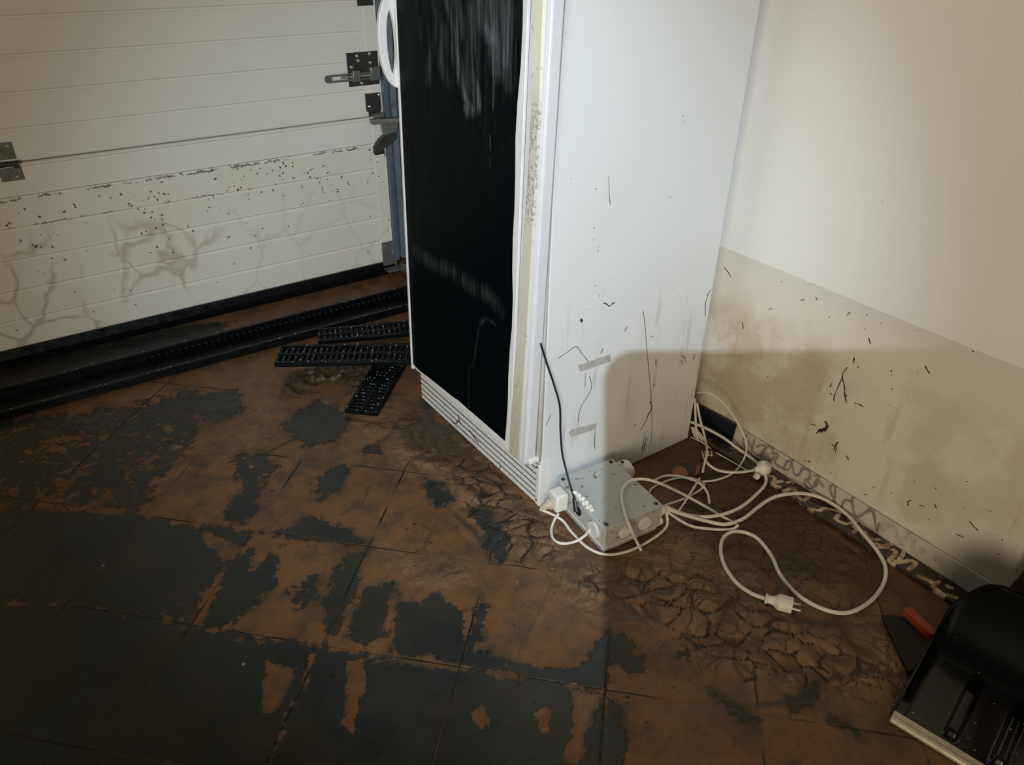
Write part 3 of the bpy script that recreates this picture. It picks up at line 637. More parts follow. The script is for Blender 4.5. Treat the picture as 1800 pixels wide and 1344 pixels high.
# handle loop
hz = 1.045; hy = 1.742
def ell(cx, cz, rx, rz, n=36, p=2.0):
    return [(cx+rx*math.copysign(abs(math.cos(a))**(2/p), math.cos(a)), cz+rz*math.copysign(abs(math.sin(a))**(2/p), math.sin(a))) for a in [2*math.pi*k/n for k in range(n)]]
outer = [(max(min(x, .893), .0), z) for x, z in ell(.882, 1.052, .046, .106)]; inner = ell(.869, 1.048, .0115, .068)
bm = NB(); A = [bm.verts.new((x, hy-.007, z)) for x, z in outer]; B = [bm.verts.new((x, hy-.007, z)) for x, z in inner]
A2 = [bm.verts.new((x, hy+.007, z)) for x, z in outer]; B2 = [bm.verts.new((x, hy+.007, z)) for x, z in inner]; n = 36
for k in range(n):
    q = (k+1) % n
    bm.faces.new((A[k], A[q], B[q], B[k])); bm.faces.new((A2[k], B2[k], B2[q], A2[q])); bm.faces.new((A[k], A2[k], A2[q], A[q])); bm.faces.new((B[k], B[q], B2[q], B2[k]))
bmesh.ops.remove_doubles(bm, verts=bm.verts, dist=1e-5)
obj('handle', bm, M_trim, door, bevel=.005, seg=3, smooth=True)
# ventilation grille at the foot
bm = NB(); prof = [(FX0+.016, .004), (FX0-.002, .004)]
for i in range(7):
    z = .008+i*.0188; prof += [(FX0-.006, z+.001), (FX0-.006, z+.0125), (FX0+.010, z+.0130), (FX0+.010, z+.0190)]
prof += [(FX0-.004, .1415), (FX0+.016, .142)]
prism(bm, [(x, FY0+.004, z) for x, z in prof], (0, FY1-FY0-.006, 0)); gr_ = obj('vent_grille', bm, M_trim, fr)
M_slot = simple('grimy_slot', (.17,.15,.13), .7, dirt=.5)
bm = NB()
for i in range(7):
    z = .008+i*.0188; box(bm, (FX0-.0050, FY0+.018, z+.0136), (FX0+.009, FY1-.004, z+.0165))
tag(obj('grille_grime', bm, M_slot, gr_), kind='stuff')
bm = NB(); box(bm, (FX0-.007, FY0-.0005, .004), (FX0+.030, FY0+.016, .150)); obj('corner_cap', bm, M_trim, fr, bevel=.003)
bm = NB(); box(bm, (DX+.012, FY0+.002, .150), (FX0+.004, FY0+.030, .165)); obj('hinge_plate', bm, M_trim, fr, bevel=.003)
for P in ((FX0-.008, FY0+.008, .022), (FX0-.008, FY0+.010, .128)):
    bm = NB(); lathe(bm, P, (-1,0,0), [(0,.003),(.002,.002)], 10); obj('screw', bm, M_dark, fr)
# tape remnants on the side
M_tape = simple('old_tape', (.46,.43,.41), .6, dirt=.7, dcol=(.16,.12,.10), dsc=60)
for q in ([(1016,642),(1072,622),(1074,634),(1020,653)], [(999,760),(1003,755),(1048,743),(1048,753),(1004,768)]):
    bm = NB(); prism(bm, [(p.x, FY0-.0009, p.z) for p in atl(q, 'y', FY0)], (0, .001, 0)); obj('tape_strip', bm, M_tape, fr)
# dried mud strands on surfaces
def ribbon(bm, pts, ax, v, wd, off, n=4):
    P = spline(atl(pts, ax, v), n) if len(pts) > 1 else atl(pts, ax, v)
    k = 'xyz'.index(ax); nrm = Vector((0,0,0)); nrm[k] = off
    if len(P) == 1:
        p = P[0]; m = 7; a0 = random.random()*6
        a, b = [Vector((0,1,0)), Vector((0,0,1))] if ax == 'x' else [Vector((1,0,0)), Vector((0,0,1))]
        ring = [bm.verts.new(p+nrm*.2+(a*math.cos(6.283*i/m+a0)*random.uniform(.5,1.1)+b*math.sin(6.283*i/m+a0)*random.uniform(.5,1.2))*wd) for i in range(m)]
        c = bm.verts.new(p+nrm)
        for i in range(m): bm.faces.new((ring[i], ring[(i+1) % m], c))
        return
    prev = None
    for i, p in enumerate(P):
        d = (P[min(i+1, len(P)-1)]-P[max(i-1, 0)]).normalized(); s_ = d.cross(nrm.normalized())
        ww = wd*random.uniform(.35, 1.25)*(1 if 0 < i < len(P)-1 else .3)
        cur = (bm.verts.new(p+s_*ww), bm.verts.new(p+nrm), bm.verts.new(p-s_*ww))
        if prev:
            bm.faces.new((prev[0], cur[0], cur[1], prev[1])); bm.faces.new((prev[1], cur[1], cur[2], prev[2]))
        prev = cur
SIDE = [([(1060,532),(1066,534),(1071,538),(1076,534),(1082,531)],.0022),([(1021,560),(1023,566)],.004),([(1142,705),(1146,715),(1140,728),(1136,735)],.003),([(1138,735),(1132,745),(1126,756)],.0018),
 ([(1130,545),(1134,575),(1138,625),(1143,680),(1146,740),(1144,780)],.0007),([(1103,573),(1098,582)],.0012),([(1153,630),(1153,641)],.0015),([(1199,625),(1203,628),(1206,635)],.0018),([(1222,621),(1218,632)],.002),
 ([(1240,555),(1240,535),(1244,518),(1250,508)],.0012),([(980,630),(995,620),(1012,609),(1022,620),(1035,636)],.0008),([(1036,660),(1040,680),(1030,700),(1020,718),(1016,740)],.0012),([(1029,655),(1028,680)],.0008),
 ([(1060,612),(1056,622)],.0012),([(1132,792),(1134,780),(1137,768)],.002),([(1127,790),(1130,784),(1136,782)],.0015),([(1198,632),(1200,640)],.001),([(960,748),(965,736),(968,728)],.0006),([(1070,308),(1071,345),(1073,360)],.0006),([(1045,775),(1046,790)],.0006),([(1046,755),(1045,785)],.0012),
 ([(1144,592),(1150,590)],.001),([(1118,744),(1115,750)],.0012),([(1134,757),(1128,800)],.0005)]
DOTS = [(1052,434),(1044,401),(1043,421),(1054,520),(1046,502),(1096,523),(1183,508),(1125,632),(1066,545),(1061,596),(1032,544),(1002,538),(1073,587),(1133,580),(1188,765),(1180,750),(1188,773),(1077,121),(1203,213),(1048,332),(1201,203),(1153,494),(1047,628),(1178,346),(1130,636),(1003,314),(1074,492),(1137,795),(1035,581)]
bm = NB()
for l, w_ in SIDE: ribbon(bm, l, 'y', FY0-.0002, w_, -.0012)
for d in DOTS: ribbon(bm, [d], 'y', FY0-.0002, random.uniform(.0011, .002), -.001)
tag(obj('mud_specks', bm, M_speck, fr), kind='stuff')
bm = NB()
for l, w_ in (([(792,735),(800,745),(806,738)],.002),([(806,728),(808,740),(812,745)],.002),([(825,755),(835,770),(842,778)],.0025),([(877,812),(880,820),(875,825)],.0012),([(905,800),(912,794)],.0015),([(918,810),(938,806),(936,802)],.001),([(922,818),(944,811)],.001),([(895,742),(905,742)],.0015),([(812,755),(822,765)],.002)):
    ribbon(bm, l, 'x', FX0-.0065, w_, -.002)
tag(obj('mud_specks', bm, M_speck, fr), kind='stuff')

# ================================================================ mud on the wall
W = [([(1490,645),(1482,655),(1481,665),(1484,678),(1485,694),(1488,708)],.0020),([(1482,660),(1474,678),(1467,695),(1466,705)],.0013),([(1502,628),(1500,638)],.0020),([(1484,690),(1487,697)],.0055),
 ([(1502,708),(1510,710),(1518,715)],.0012),([(1527,592),(1530,605)],.0015),([(1626,643),(1630,650),(1634,656)],.0020),([(1458,690),(1464,694)],.001),([(1462,673),(1459,680)],.001),([(1435,762),(1442,755),(1450,756),(1454,746),(1449,740)],.0040),
 ([(1440,758),(1452,752)],.0065),([(1426,745),(1435,748)],.0015),([(1466,790),(1470,780),(1475,776)],.002),([(1462,782),(1472,785)],.002),([(1468,795),(1471,785)],.0012),([(1487,800),(1492,808)],.0018),([(1595,880),(1597,888)],.0012),([(1488,554),(1495,548)],.0014),
 ([(1406,528),(1414,526)],.0013),([(1434,522),(1437,527)],.001),([(1350,545),(1358,541)],.0009),([(1273,470),(1280,478),(1285,487)],.001),([(1305,565),(1307,578)],.001),([(1643,885),(1646,893)],.0020),([(1704,915),(1712,925),(1720,932)],.0015),([(1616,887),(1625,890)],.001),
 ([(1680,938),(1695,944)],.001),([(1595,888),(1598,880),(1604,879)],.001),([(1518,868),(1525,869)],.0009),([(1534,857),(1538,855)],.0009),([(1420,810),(1424,812)],.003),([(1411,809),(1418,810)],.0008)]
WD = [(1521,578),(1374,495),(1424,500),(1567,652),(1568,658),(1568,683),(1598,653),(1613,655),(1614,580),(1711,617),(1563,711),(1466,735),(1338,692),(1349,662),(1342,762),(1354,776),(1458,779),(1460,831),(1741,898),(1695,893),(1762,948),(1789,958),(1755,973),(1633,912),(1645,858),(1607,845),(1700,846),(1551,354),(1333,589),(1313,601),(1458,557),(1548,568),(1788,1001),(1567,866),(1524,553),(1509,645)]
bm = NB()
for l, w_ in W: ribbon(bm, l, 'x', XW, w_, -.0022)
for d in WD: ribbon(bm, [d], 'x', XW, random.uniform(.0012, .0026), -.0015)
tag(obj('mud_splatter', bm, M_speck, WALL), kind='stuff')

# ================================================================ dark plate by the wall
P = atl([(1216,704),(1294,748)], 'x', XW-.015)
bm = NB(); prism(bm, [(XW-.016, 1.27, .062), (XW-.016, P[1].y, P[1].z+.002), (XW-.016, P[1].y+.004, .013), (XW-.016, 1.27, .013)], (.0045, 0, 0))
tag(obj('dark_plate', bm, simple('navy_board', (.008,.013,.020), .4, dirt=.1), bevel=.001), 'dark navy board standing on the border tiles against the wall behind the cables', 'board')

# ================================================================ drain channel and grates
ch = thing('drain_channel', (0, 2.43, 0), 'long wet black drain channel lying before the garage door', 'drain')
def chan(y0, y1, z0, z1): 
    bm = NB(); obox(bm, (-2.2, y0, z0), (3.65, -.045, 0), (0, y1-y0, 0), (0, 0, z1-z0)); return bm
Yc = 2.41
obj('front_wall', chan(Yc, Yc+.014, .0005, .030), M_blackrub, ch, bevel=.003)
obj('back_wall', chan(Yc+.128, Yc+.146, .0005, .042), M_blackrub, ch, bevel=.003)
obj('channel_floor', chan(Yc+.014, Yc+.128, .0008, .010), M_blackpl, ch)
bm = NB()
for i in range(60):
    x = .25+i*.022; y = Yc+.100-.045*(x+2.2)/3.65; obox(bm, (x, y, .010), (.010, 0, 0), (0, .026, 0), (0, 0, .022))
tag(obj('ribs', bm, M_blackpl, ch), kind='stuff')
bm = NB(); random.seed(4)
for i in range(70):
    x = random.uniform(-.4, 1.2); y = Yc+random.choice([.006, .137])-.045*(x+2.2)/3.65+random.uniform(-.004, .004); z = .030 if y < Yc+.03 else .042
    lathe(bm, (x, y, z), (0,0,1), [(0,random.uniform(.001,.0025)),(.0015,.0006)], 6)
M_drop = NT('water_drops'); M_drop = M_drop.done((.4,.42,.42), .08, spec=1.0)
tag(obj('water_drops', bm, M_drop, ch), kind='stuff')
def grate(name, p0, d, z, L, W_, label, slots=True, tilt=0):
    d = Vector((d[0], d[1], 0)).normalized(); s_ = Vector((d.y, -d.x, 0)); p0 = Vector((p0[0], p0[1], z)); up_ = Vector((0,0,1)); T = .016
    d3 = (d+up_*tilt)
    g = thing('drain_grate', p0, label, 'drain grate', 'loose drain grates')
    bm = NB()
    obox(bm, p0, d3*L, s_*.014, up_*T); obox(bm, p0+s_*(W_-.014), d3*L, s_*.014, up_*T); obj('side_rail', bm, M_blackpl, g, bevel=.002)
    bm = NB(); n = int(L/.019)
    for i in range(n+1):
        obox(bm, p0+d3*(i*.019 if i < n else L-.008)+s_*.013, d3*.010, s_*(W_-.026), up_*(T-.003))
    obox(bm, p0+s_*(W_/2-.004), d3*L, s_*.009, up_*(T-.001)); obj('slats', bm, M_blackpl, g, bevel=.001)
    bm = NB(); obox(bm, p0+s_*.010+up_*.001, d3*L, s_*(W_-.020), up_*.0035); obj('web', bm, M_blackrub, g)
    bm = NB(); k = 0
    while k < 90:
        a = random.uniform(0, L); b = random.uniform(.004, W_-.004); r_ = random.uniform(.0010, .0026)
        if .014 < b < W_-.014: a = round(a/.019)*.019+.005
        if a > L-.01: continue
        lathe(bm, p0+d3*a+s_*b+up_*(T-.003 if .014 < b < W_-.014 else T), (0,0,1), [(0,r_),(r_*.8,r_*.4)], 6); k += 1
    tag(obj('water_drops', bm, M_drop, g), kind='stuff'); return g
A0 = at(495, 606, 'z', .065); A1 = at(486, 641, 'z', .065); A2 = at(728, 602, 'z', .065)
dA = (A2-A0); dA = Vector((dA.x, dA.y, 0)).normalized()
grate('a', A0, (dA.x, dA.y), .050, .50, .125, 'black slotted drain grate lying uppermost, flecked with water drops beside the refrigerator door')
B0 = at(605, 719, 'z', .02); B1 = at(650, 650, 'z', .02); dB = Vector((B1.x-B0.x, B1.y-B0.y, 0)).normalized()
grate('b', B0, (dB.x, dB.y), .006, .42, .105, 'black slotted drain grate pointing at the camera, its end showing below the drop-flecked grate')
C0 = at(558, 577, 'z', .03); grate('c', (C0.x, C0.y), (.93, -.37), .014, .46, .10, 'black drain grate lowest against the drain channel, partly under the drop-flecked one')
# pile of mud by the grates
def lump(name, poly, h, label, seed=1, base=0, mat=M_mudlump):
    pts = [Vector(p).to_3d() for p in P2(poly)]; xs = [p.x for p in pts]; ys = [p.y for p in pts]
    a = np.array([min(xs), min(ys), base]); nx = int((max(xs)-min(xs))/.005)+2; ny = int((max(ys)-min(ys))/.005)+2
    me = grid(a, (max(xs)-min(xs), 0, 0), (0, max(ys)-min(ys), 0), nx, ny)
    bm = NB(); bm.from_mesh(me); rs = np.random.RandomState(seed)
    ph = [(rs.uniform(0, 6.28), rs.uniform(90, 260), rs.uniform(0, 6.28)) for _ in range(14)]
    V = np.array([v.co[:] for v in bm.verts]); sd = poly_sd(V[:, :2], P2(poly))
    hh = sum(np.sin((V[:, 0]*math.cos(a_)+V[:, 1]*math.sin(a_))*f_+p_) for a_, f_, p_ in ph)/14**.5
    Z = base-.001+h*np.clip(sd/.03, 0, 1)**.6*(.65+.30*hh)
    for v, z in zip(bm.verts, Z): v.co.z = max(z, base-.001)
    dead = [f for f in bm.faces if all(sd[v.index] < -.004 for v in f.verts)]; bmesh.ops.delete(bm, geom=dead, context='FACES')
    return tag(obj(name, bm, mat, smooth=True), label, 'mud', kind='stuff')
lump('mud_pile', [(488,702),(500,655),(540,648),(640,640),(665,650),(650,672),(625,690),(590,672),(560,676),(525,698)], .022, 'lumpy brown mud lying under the end of the drain grates')
lump('mud_pile', [(700,755),(745,735),(800,780),(850,800),(830,812),(770,800),(720,790)], .014, 'dark clotted mud along the foot of the refrigerator grille', 5)

# ================================================================ JUNCTION BOX
JA, JB, JC, JD = Vector((.945,.948,0)), Vector((1.120,.934,0)), Vector((1.140,1.146,0)), Vector((.967,1.163,0))
JZ = Vector((0,0,.006))
jc = (JA+JB+JC+JD)/4
jb = thing('junction_box', (jc.x, jc.y, 0), 'clouded grey plastic junction box on the mud against the refrigerator foot', 'junction box')
def quadprism(z0, z1, k0, k1, name, mat, par, bev=.003):
    bm = NB(); Q = [JA, JB, JC, JD]
    a = [bm.verts.new(jc+(q-jc)*k0+Vector((0,0,z0))) for q in Q]; b = [bm.verts.new(jc+(q-jc)*k1+Vector((0,0,z1))) for q in Q]
    bm.faces.new(a[::-1]); bm.faces.new(b)
    for k in range(4): bm.faces.new((a[k], a[(k+1) % 4], b[(k+1) % 4], b[k]))
    return obj(name, bm, mat, par, bevel=bev, seg=3)
base = quadprism(.001, .022, .93, .975, 'base_tray', M_jbox, jb)
quadprism(.0205, .0245, 1.0, 1.0, 'seam_rim', simple('seam_plastic', (.62,.63,.60), .3, dirt=.1), jb, .001)
cover = quadprism(.0245, .080, .975, 1.0, 'cover', M_jbox, jb)
quadprism(.079, .086, 1.01, 1.0, 'lid', M_jbox, jb, .002)
def jp(u, v, z): # u along A->B, v along A->D
    return JA*(1-u)*(1-v)+JB*u*(1-v)+JC*u*v+JD*(1-u)*v+Vector((0,0,z))
for u, v in ((.07,.06),(.93,.06),(.93,.94),(.07,.94)):
    bm = NB(); lathe(bm, jp(u, v, .0858), (0,0,1), [(0,.0055),(.0016,.0053),(.0018,.003),(.001,.0025)], 14); obj('lid_screw', bm, M_dark, jb)
nAD = Vector((-.99, .11, 0)).normalized(); nAB = Vector((-.08, -.997, 0)).normalized(); nBC = -nAD
bm = NB(); tube(bm, [jp(.050+.008*((i*7) % 3-1), .30+.028*i, .088+.003*((i*5) % 3)) for i in range(14)], lambda t_: .0055+.0022*math.sin(t_*60), 10, 4)
obj('cord_grip_ridge', bm, M_cab2, jb, smooth=True)
def knock(u, v, z, nrm, r_, mat, name='knockout', d=.003):
    bm = NB(); lathe(bm, jp(u, v, z)-nrm*.002, nrm, [(0,r_),(d,r_),(d+.001,r_*.9),(d+.0005,r_*.8)], 24); return obj(name, bm, mat, jb)
M_kn = simple('knockout_plastic', (.70,.71,.68), .35, dirt=.15)
knock(.0, .20, .052, nAD, .021, M_kn, d=.006); knock(0, .52, .056, nAD, .013, M_blackrub, 'cable_hole', .003)
knock(.35, 0, .048, nAB, .015, M_kn); knock(.70, 0, .050, nAB, .019, M_kn, d=.004)
p = jp(1.0, .10, .048); bm = NB(); lathe(bm, p-nBC*.003, nBC, [(0,.017),(.008,.017),(.009,.013),(.020,.013),(.030,.009)], 18); obj('cable_gland', bm, M_cab2, jb, smooth=False)
p = jp(1.0, .07, .024); bm = NB(); lathe(bm, p-nBC*.003+Vector((0,0,-.004)), nBC, [(0,.011),(.016,.010),(.018,.006)], 16); obj('cable_gland', bm, M_cab2, jb)
p = jp(.97, .93, .062); bm = NB(); lathe(bm, p+Vector((.010,-.012,-.012)), (.75,-.02,.10), [(0,.028),(.020,.028),(.034,.026),(.038,.022)], 28); obj('socket', bm, M_cab2, jb, bevel=.002)
bm = NB(); lathe(bm, jp(.99,.90,.086)+Vector((.016,-.006,-.002)), (0,0,1), [(0,.005),(.003,.004)], 10); obj('socket_screw', bm, M_dark, jb)
# adapter and plug on the left
p = jp(0, .80, .060); ad = thing('wall_adapter', (p.x-.03, p.y, .03), 'square white plug adapter stuck in the left side of the grey junction box', 'adapter')
dr_ = nAD; sd_ = Vector((-.11,-.99,0)); o_ = p+dr_*.003+sd_*(-.018)+Vector((0,0,-.028))
bm = NB(); obox(bm, o_, dr_*.036, sd_*.042, Vector((0,0,.052))); obj('housing', bm, M_cab2, ad, bevel=.006, seg=3)
q = o_+dr_*.030+sd_*.012+Vector((0,0,.016)); bm = NB(); lathe(bm, q, dr_+Vector((0,0,-.25)), [(0,.017),(.012,.016),(.020,.010),(.036,.006)], 20); obj('plug', bm, simple('beige_plug', (.50,.43,.31), .45, dirt=.4, dcol=(.2,.15,.08)), ad, smooth=True)
plug_end = q+(dr_+Vector((0,0,-.25)))*.036

# ================================================================ CABLES
CR = .0036
def cable(name, pts, label, r_=CR, mat=M_cable, z=.006, group=None, cat='cable', par=None, ax='z'):
    P = []
    for q in pts:
        if len(q) == 2: P.append(at(q[0], q[1], 'z', z))
        elif isinstance(q, Vector): P.append(q)
        elif len(q) == 3 and not isinstance(q[2], str): P.append(at(q[0], q[1], 'z', q[2]))
        else: P.append(at(*q))
    bm = NB(); tube(bm, P, r_, 10, 8)
    if par: return obj(name, bm, mat, par, smooth=True)
    return tag(obj(name, bm, mat, smooth=True), label, cat, group)
# cable from the plug, passing under the box corner to the gland
gl_ = jp(1.0, .10, .048)+nBC*.028
cable('power_cable', [plug_end, (986,912,.012), (1005,935,.006), (1033,962,.005), (1066,974,.005), (1105,968,.005), (1145,948,.006), (1172,924,.012), gl_-Vector((0,.004,.004))], 'white cable sagging from the adapter plug round the lowest corner of the junction box')
cable('power_cable', [(982,902,.03), (974,915,.014), (969,932,.006), (974,949,.005), (990,955,.005), (1012,951,.008), (1028,941,.022), (1036,931,.044)], 'short white cable looping out of the knob on the box side below the adapter')
# loop over the lid
cable('power_cable', [(1127,967,.008), (1119,951,'y',.918), (1108,928,'y',.921), (1097,897,.095), (1093,868,.096), (1100,850,.096), (1113,843,.096), (1135,842,.097), (1162,850,.085), (1200,868,.030), (1240,890,.013), (1270,908,.013), (1290,918,.009), (1297,925,.006)], 'white cable draped over the junction box lid')
cable('power_cable', [gl_, (1205,905,.03), (1240,915,.013), (1275,921,.013), (1305,912,.013), (1330,893,.013), (1355,876,.018), (1385,868,.024), (1420,868,.024), (1455,880,.024), (1490,905,.024), (1515,935,.023), (1540,965,.022), (1556,995,.016), (1553,1025,.005), (1530,1056,.005), (1492,1076,.005), (1450,1071,.005), (1405,1047,.005), (1373,1012,.005), (1355,975,.005), (1330,945,.005), (1300,934,.005), (1276,940,.005), (1267,960,.005), (1272,990,.005), (1293,1022,.005), (1320,1042,.006), (1346,1052,.010)], 'long white extension cable snaking right over the border tiles to a free plug', r_=.0046)
cable('power_cable', [gl_+Vector((0,0,.005)), (1215,906,.020), (1260,906,.020), (1300,892,.021), (1330,868,.021), (1346,848,.021), (1342,826,.030), (1325,808,'x',1.535), (1300,790,'x',1.53), (1270,768,'x',1.52), (1240,752,'x',1.505), (1214,741,'x',1.49)], 'white cable arching from the box gland up to the refrigerator back corner', r_=.0042)
cable('power_cable', [gl_+Vector((0,.006,.004)), (1212,872,.012), (1238,852,.006), (1215,840,.006), (1185,841,.005), (1150,855,.005), (1140,868,.02)], 'thin white cable curl right beside the junction box, nearest its back edge', r_=.0028)
cable('power_cable', [(1247,885,.006), (1243,865,.006), (1228,848,.012), (1200,838,.013), (1170,836,.010), (1148,845,.008)], 'white cable arc behind the junction box ending near the crossing cables', r_=.0036)
cable('power_cable', [(1190,903,.008), (1205,880,.020), (1222,853,.020), (1230,840,.010)], 'straight white cable piece crossing the coils beside the junction box', r_=.003)
cable('power_cable', [gl_-Vector((0,0,.006)), (1210,922,.010), (1245,929,.006), (1285,930,.006), (1298,922,.016)], 'white cable lowest of the bunch leaving the box gland', r_=.0036)
# hanging cables at the back corner
FXB = FX1+.02
def wl(x, y, X=1.53): return (x, y, 'x', X)
cable('hanging_cable', [(1226,690,'x',1.50), (1243,689,'x',1.50), (1262,700,'x',1.51), (1283,722,'x',1.51), (1302,752,'x',1.51), (1312,780,'x',1.505), (1308,805,'z',.022), (1290,830,'z',.014), (1260,843,'z',.010), (1236,846,'z',.008)], 'thin pale cable looping highest from the refrigerator back corner', r_=.0026)
cable('hanging_cable', [(1221,700,'x',1.49), (1222,720,'x',1.49), (1223,742,'x',1.49), (1225,765,'x',1.49), (1232,790,'x',1.485), (1242,812,'z',.020), (1262,826,'z',.014), (1290,830,'z',.024), (1315,828,'z',.026), (1333,824,'z',.028)], 'white cable hanging down the refrigerator back edge to the round lamp socket', r_=.0036)
cable('hanging_cable', [(1225,708,'x',1.49), (1231,738,'x',1.49), (1239,768,'x',1.485), (1243,795,'z',.030), (1238,815,'z',.02), (1235,830,'z',.012)], 'white cable hanging right of its neighbour to the mud behind the box', r_=.0032)
tied = thing('cable_bundle', at(1225, 775, 'z', .0), 'zip-tied bundle of short white cables at the refrigerator back corner', 'cable bundle')
for i in range(4):
    cable('strand', [(1215+i*2,750,'x',1.488), (1222+i*5,768+i,'x',1.49), (1231+i*6,785+i*2,'x',1.488), (1236+i*5,800,'z',.012+i*.006)], None, r_=.0026, par=tied)
bm = NB(); tube(bm, atl([(1214,768),(1232,776),(1250,788)], 'x', 1.483), .0018, 6, 4); obj('zip_tie', bm, M_trim, tied)
bm = NB(); tube(bm, [at(1258,795,'z',.014), at(1285,810,'z',.013), at(1313,826,'z',.014)], .0015, 6, 4); tag(obj('wire', bm, M_cable), 'straight thin white wire lying on the border tiles left of the round socket', 'wire')
# round socket
s0 = at(1334, 824, 'z', .034); s1 = at(1356, 819, 'z', .034); dd = (s1-s0).normalized()
rs_ = thing('round_socket', (s1.x, s1.y, .012), 'round white cable socket resting at the skirting', 'socket')
bm = NB(); lathe(bm, s0-dd*.012, dd, [(0,.006),(.010,.009),(.014,.016),(.022,.0205),(.032,.021),(.040,.017),(.044,.008)], 28); obj('housing', bm, M_cab2, rs_, smooth=True)
bm = NB(); lathe(bm, s0+dd*.0165, dd, [(0,.0215),(.0015,.0215)], 28); obj('seam', bm, simple('seam_line', (.35,.32,.25), .5), rs_)
bm = NB(); lathe(bm, s0-dd*.016+Vector((0,-.006,-.012)), (.3,-.4,-.3), [(0,.009),(.012,.009),(.014,.005)], 14); obj('cord_clamp', bm, M_cab2, rs_)
# free plug
p0 = at(1344, 1051, 'z', .014); p1 = at(1392, 1064, 'z', .014); dd = (p1-p0).normalized(); L_ = (p1-p0).length
pg = thing('mains_plug', ((p0+p1)/2).to_tuple()[:2]+(0,), 'white mains plug with two pins on the free end of the extension cable', 'plug')
bm = NB(); lathe(bm, p0, dd, [(0,.0065),(.002,.0115),(.006,.0115),(.008,.0085),(.020,.0105),(.028,.0165),(.030,.0185),(L_,.0185),(L_+.001,.015)], 28); obj('housing', bm, M_cab2, pg)
xa, ya, _ = frame_of(dd)
for s_ in (-1, 1):
    bm = NB(); lathe(bm, p1+xa*s_*.0085, dd, [(-.003,.0024),(.017,.0024),(.019,.0012)], 10); obj('pin', bm, M_cab2 if s_ > 0 else M_screw, pg)
# black cord hanging on the refrigerator side into the box
hole = jp(0, .52, .056)+nAD*.004
bk = thing('black_cord', hole, 'thin black cord hanging down the white refrigerator side into the junction box', 'cord')
pts = [at(950,603,'y',FY0-.004), at(960,635,'y',FY0-.006), at(975,680,'y',FY0-.008), at(984,715,'y',FY0-.008), at(985,755,'y',FY0-.008), at(988,795,'y',FY0-.010), at(996,830,'y',FY0-.014), at(1004,858,'z',.094), at(1010,876,'z',.082)]
bm = NB(); tube(bm, pts, .0026, 8, 8); obj('cord', bm, M_blackc, bk, smooth=True)
e0 = pts[-1]; e1 = hole; bm = NB(); lathe(bm, e0, (e1-e0), [(-.004,.003),(.002,.0065),((e1-e0).length,.008)], 12); obj('plug', bm, M_blackc, bk)
# rusty leaves
for q, lab in (([(1180,830),(1186,824),(1195,825),(1204,829),(1210,836),(1196,839),(1184,838)], 'rust-brown crumpled leaf, the left one behind the junction box'), ([(1221,838),(1223,825),(1229,817),(1231,824),(1227,836)], 'narrow upright rust-brown leaf, the right one behind the junction box')):
    bm = NB(); P = atl(q, 'z', .006); c = sum(P, Vector())/len(P); cv = bm.verts.new(c+Vector((0,0,.010)))
    vs = [bm.verts.new(p+Vector((0,0,random.uniform(-.003,.012)))) for p in P]; uv = [bm.verts.new(v.co+Vector((0,0,-.0012))) for v in vs]; cu = bm.verts.new(cv.co+Vector((0,0,-.0012)))
    m = len(vs)
    for i in range(m):
        bm.faces.new((vs[i], vs[(i+1) % m], cv)); bm.faces.new((uv[(i+1) % m], uv[i], cu)); bm.faces.new((vs[i], uv[i], uv[(i+1) % m], vs[(i+1) % m]))
    tag(obj('dead_leaf', bm, M_leaf), lab, 'leaf', None)
q = atl([(1278,812),(1300,806),(1322,812),(1318,822),(1290,826)], 'z', .016)
# ================================================================ SNOW SHOVEL
an = math.radians(12); sa_ = Vector((math.cos(an), math.sin(an), 0)); sb_ = Vector((math.sin(an), -math.cos(an), 0)); S0 = Vector((1.118, .306, .0))
WID = .40; LEN = .335
sv = thing('snow_shovel', (S0+sa_*.17+sb_*.2).to_tuple(), 'wide black ribbed snow shovel with a pale metal edge leaning by the wall', 'shovel')
def blade_z(s): return .006+.030*s/LEN+.155*max(0, (s-.19)/(LEN-.19))**2.0
nu, nv = 168, 84; bm = NB(); G = []
for j in range(nv+1):
    s = LEN*j/nv; row = []
    rc = .075                                      # rounded back corners
    ins = 0
    if s > LEN-rc: ins = rc-math.sqrt(max(rc*rc-(s-(LEN-rc))**2, 0))
    for i in range(nu+1):
        wv = ins*.9+(WID-2*ins*.9)*i/nu; z = blade_z(s)
        ed = min(wv, WID-wv); z += .020*max(0, 1-ed/.022)**2*min(1, s/.05)
        ph = ((wv-.055) % .080)/.080; rb = max(0, 1-abs(ph-.5)/.17); rb = min(1, rb*2.2)
        if .06 < wv < WID-.05: z += .015*rb*min(1, max(0, (s-.028)/.012))*min(1, max(0, (.20-s)/.06))
        xs = s-.05*max(0, (s-.19)/(LEN-.19))**2
        row.append(bm.verts.new(S0+sa_*xs+sb_*wv+Vector((0,0,z))))
    G.append(row)
for j in range(nv):
    for i in range(nu): bm.faces.new((G[j][i], G[j][i+1], G[j+1][i+1], G[j+1][i]))
me = bpy.data.meshes.new('blade'); bm.to_mesh(me); bm.free()
t = NT('wet_black_shovel'); dr2 = t.voro(150); cc = t.xyz(t.voro(150, out='Color')); on = t.m_('MULTIPLY', t.m_('LESS_THAN', cc[0], t.m_('MULTIPLY', t.ss(t.noise(18), .40, .6, .10, .75), t.ss(t.m_('ADD', t.xyz()[0], t.xyz()[1]), 1.36, 1.48, 1, .04))), t.m_('LESS_THAN', dr2, t.m_('MULTIPLY', cc[1], .30)))
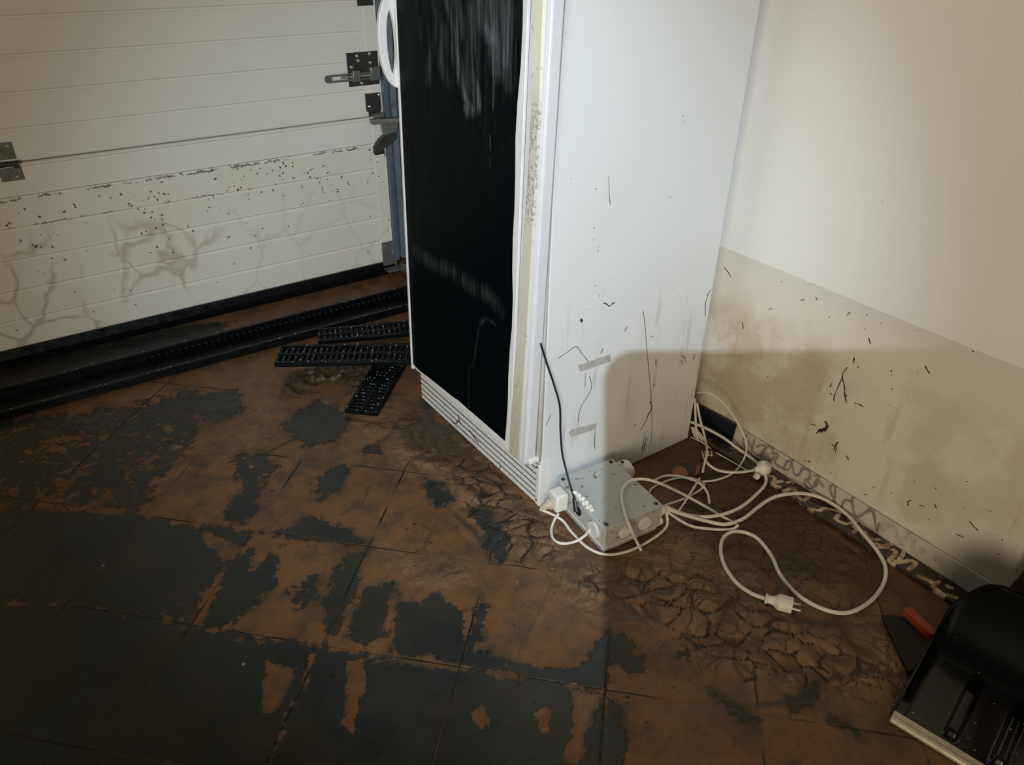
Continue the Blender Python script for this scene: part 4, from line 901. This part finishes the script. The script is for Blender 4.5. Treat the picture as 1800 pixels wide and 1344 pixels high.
WETF = t.ss(t.m_('ADD', t.xyz()[0], t.m_('MULTIPLY', t.xyz()[1], .21)), 1.33, 1.42, 1, 0); WETF2 = t.m_('MULTIPLY_ADD', WETF, .5, .06)
M_shov = t.done(t.mix(on, (.0022,.0028,.0032), (.20,.20,.19)), t.mix(WETF, (.42,)*3, (.17,)*3), on, .25, .001, spec=WETF2)
bl_ = obj('blade', me, M_shov, sv, smooth=True); sm = bl_.modifiers.new('s', 'SOLIDIFY'); sm.thickness = .004; sm.offset = -1
bm = NB(); lathe(bm, S0+Vector((0,0,.0075))-sa_*.002, sb_, [(0,.0055),(.002,.0075),(WID-.002,.0075),(WID,.0055)], 14)
for v in bm.verts: pass
obox(bm, S0-sa_*.004+Vector((0,0,.001)), sa_*.020, sb_*WID, Vector((0,0,.0125))); obj('metal_edge', bm, M_edgeal, sv, bevel=.002)
hb = S0+sa_*(LEN-.09)+sb_*(WID/2)+Vector((0,0,blade_z(LEN-.05)+.005))
top = Vector((XW-.03, hb.y+.03, 1.25))
bm = NB(); tube(bm, [hb-(top-hb)*.03, hb+(top-hb)*.12], .025, 16, 0); obj('socket', bm, M_blackpl, sv, smooth=True)
bm = NB(); tube(bm, [hb+(top-hb)*.05, top], .018, 16, 0); obj('handle', bm, M_wood, sv, smooth=True)
# brown lath leaning along the wall behind the shovel
l0 = at(1782, 1022, 'x', 1.530); l1 = at(1801, 999, 'x', 1.530); dl = (l1-l0).normalized(); l0 = l0-dl*((l0.z-.013)/dl.z)
nl = Vector((0, -dl.z, dl.y)); nl = nl if nl.y < 0 else -nl
bm = NB(); prism(bm, [l0, l0+dl*.85, l0+dl*.85+nl*.05, l0+nl*.05+dl*(.05*abs(dl.y)/dl.z)], (.020, 0, 0))
tag(obj('wooden_lath', bm, M_wood, bevel=.002), 'dark brown wooden lath leaning on the wall just behind the snow shovel', 'lath')
# ================================================================ red and black squeegee
R0 = at(1589, 1068, 'z', .028); R1 = at(1638, 1116, 'z', .028); d = (R1-R0); Lr = d.length; d.normalize(); n_ = Vector((-d.y, d.x, 0))
if n_.x < 0: n_ = -n_
sq = thing('floor_squeegee', (R0.x, R0.y, 0), 'red and black squeegee head lying beneath the snow shovel', 'squeegee')
bm = NB(); obox(bm, (R0.x, R0.y, .008), d*Lr*1.0, n_*.020, Vector((0,0,.020))); obj('red_bar', bm, M_red, sq, bevel=.002)
M_sq = M_blackrub
bm = NB(); prism(bm, [tuple(p)[:2]+(.002,) for p in atl([(1550,1079),(1587,1082),(1632,1136),(1618,1175),(1596,1180),(1568,1118)], 'z', .012)], (0,0,.010)); obj('rubber_blade', bm, M_sq, sq, bevel=.002)
# ================================================================ the photographer's phone, behind the lens
ph = thing('smartphone', tuple(cam_pt(.055, -.06, -.03)), 'black smartphone held up at the photographing spot', 'phone')
bm = NB(); pcx, pcy = -.009+.095, -.060+.008; hw, hh, rr = .095, .075, .013
PL = []
for cx, cy, a0 in ((hw-rr, hh-rr, 0), (-hw+rr, hh-rr, 90), (-hw+rr, -hh+rr, 180), (hw-rr, -hh+rr, 270)):
    for k in range(9):
        a = math.radians(a0+k*11.25); PL.append(cam_pt(pcx+cx+rr*math.cos(a)+.0, pcy+cy+rr*math.sin(a), -.030))
prism(bm, PL, -fw*.008); obj('case', bm, M_blackpl, ph, bevel=.001)
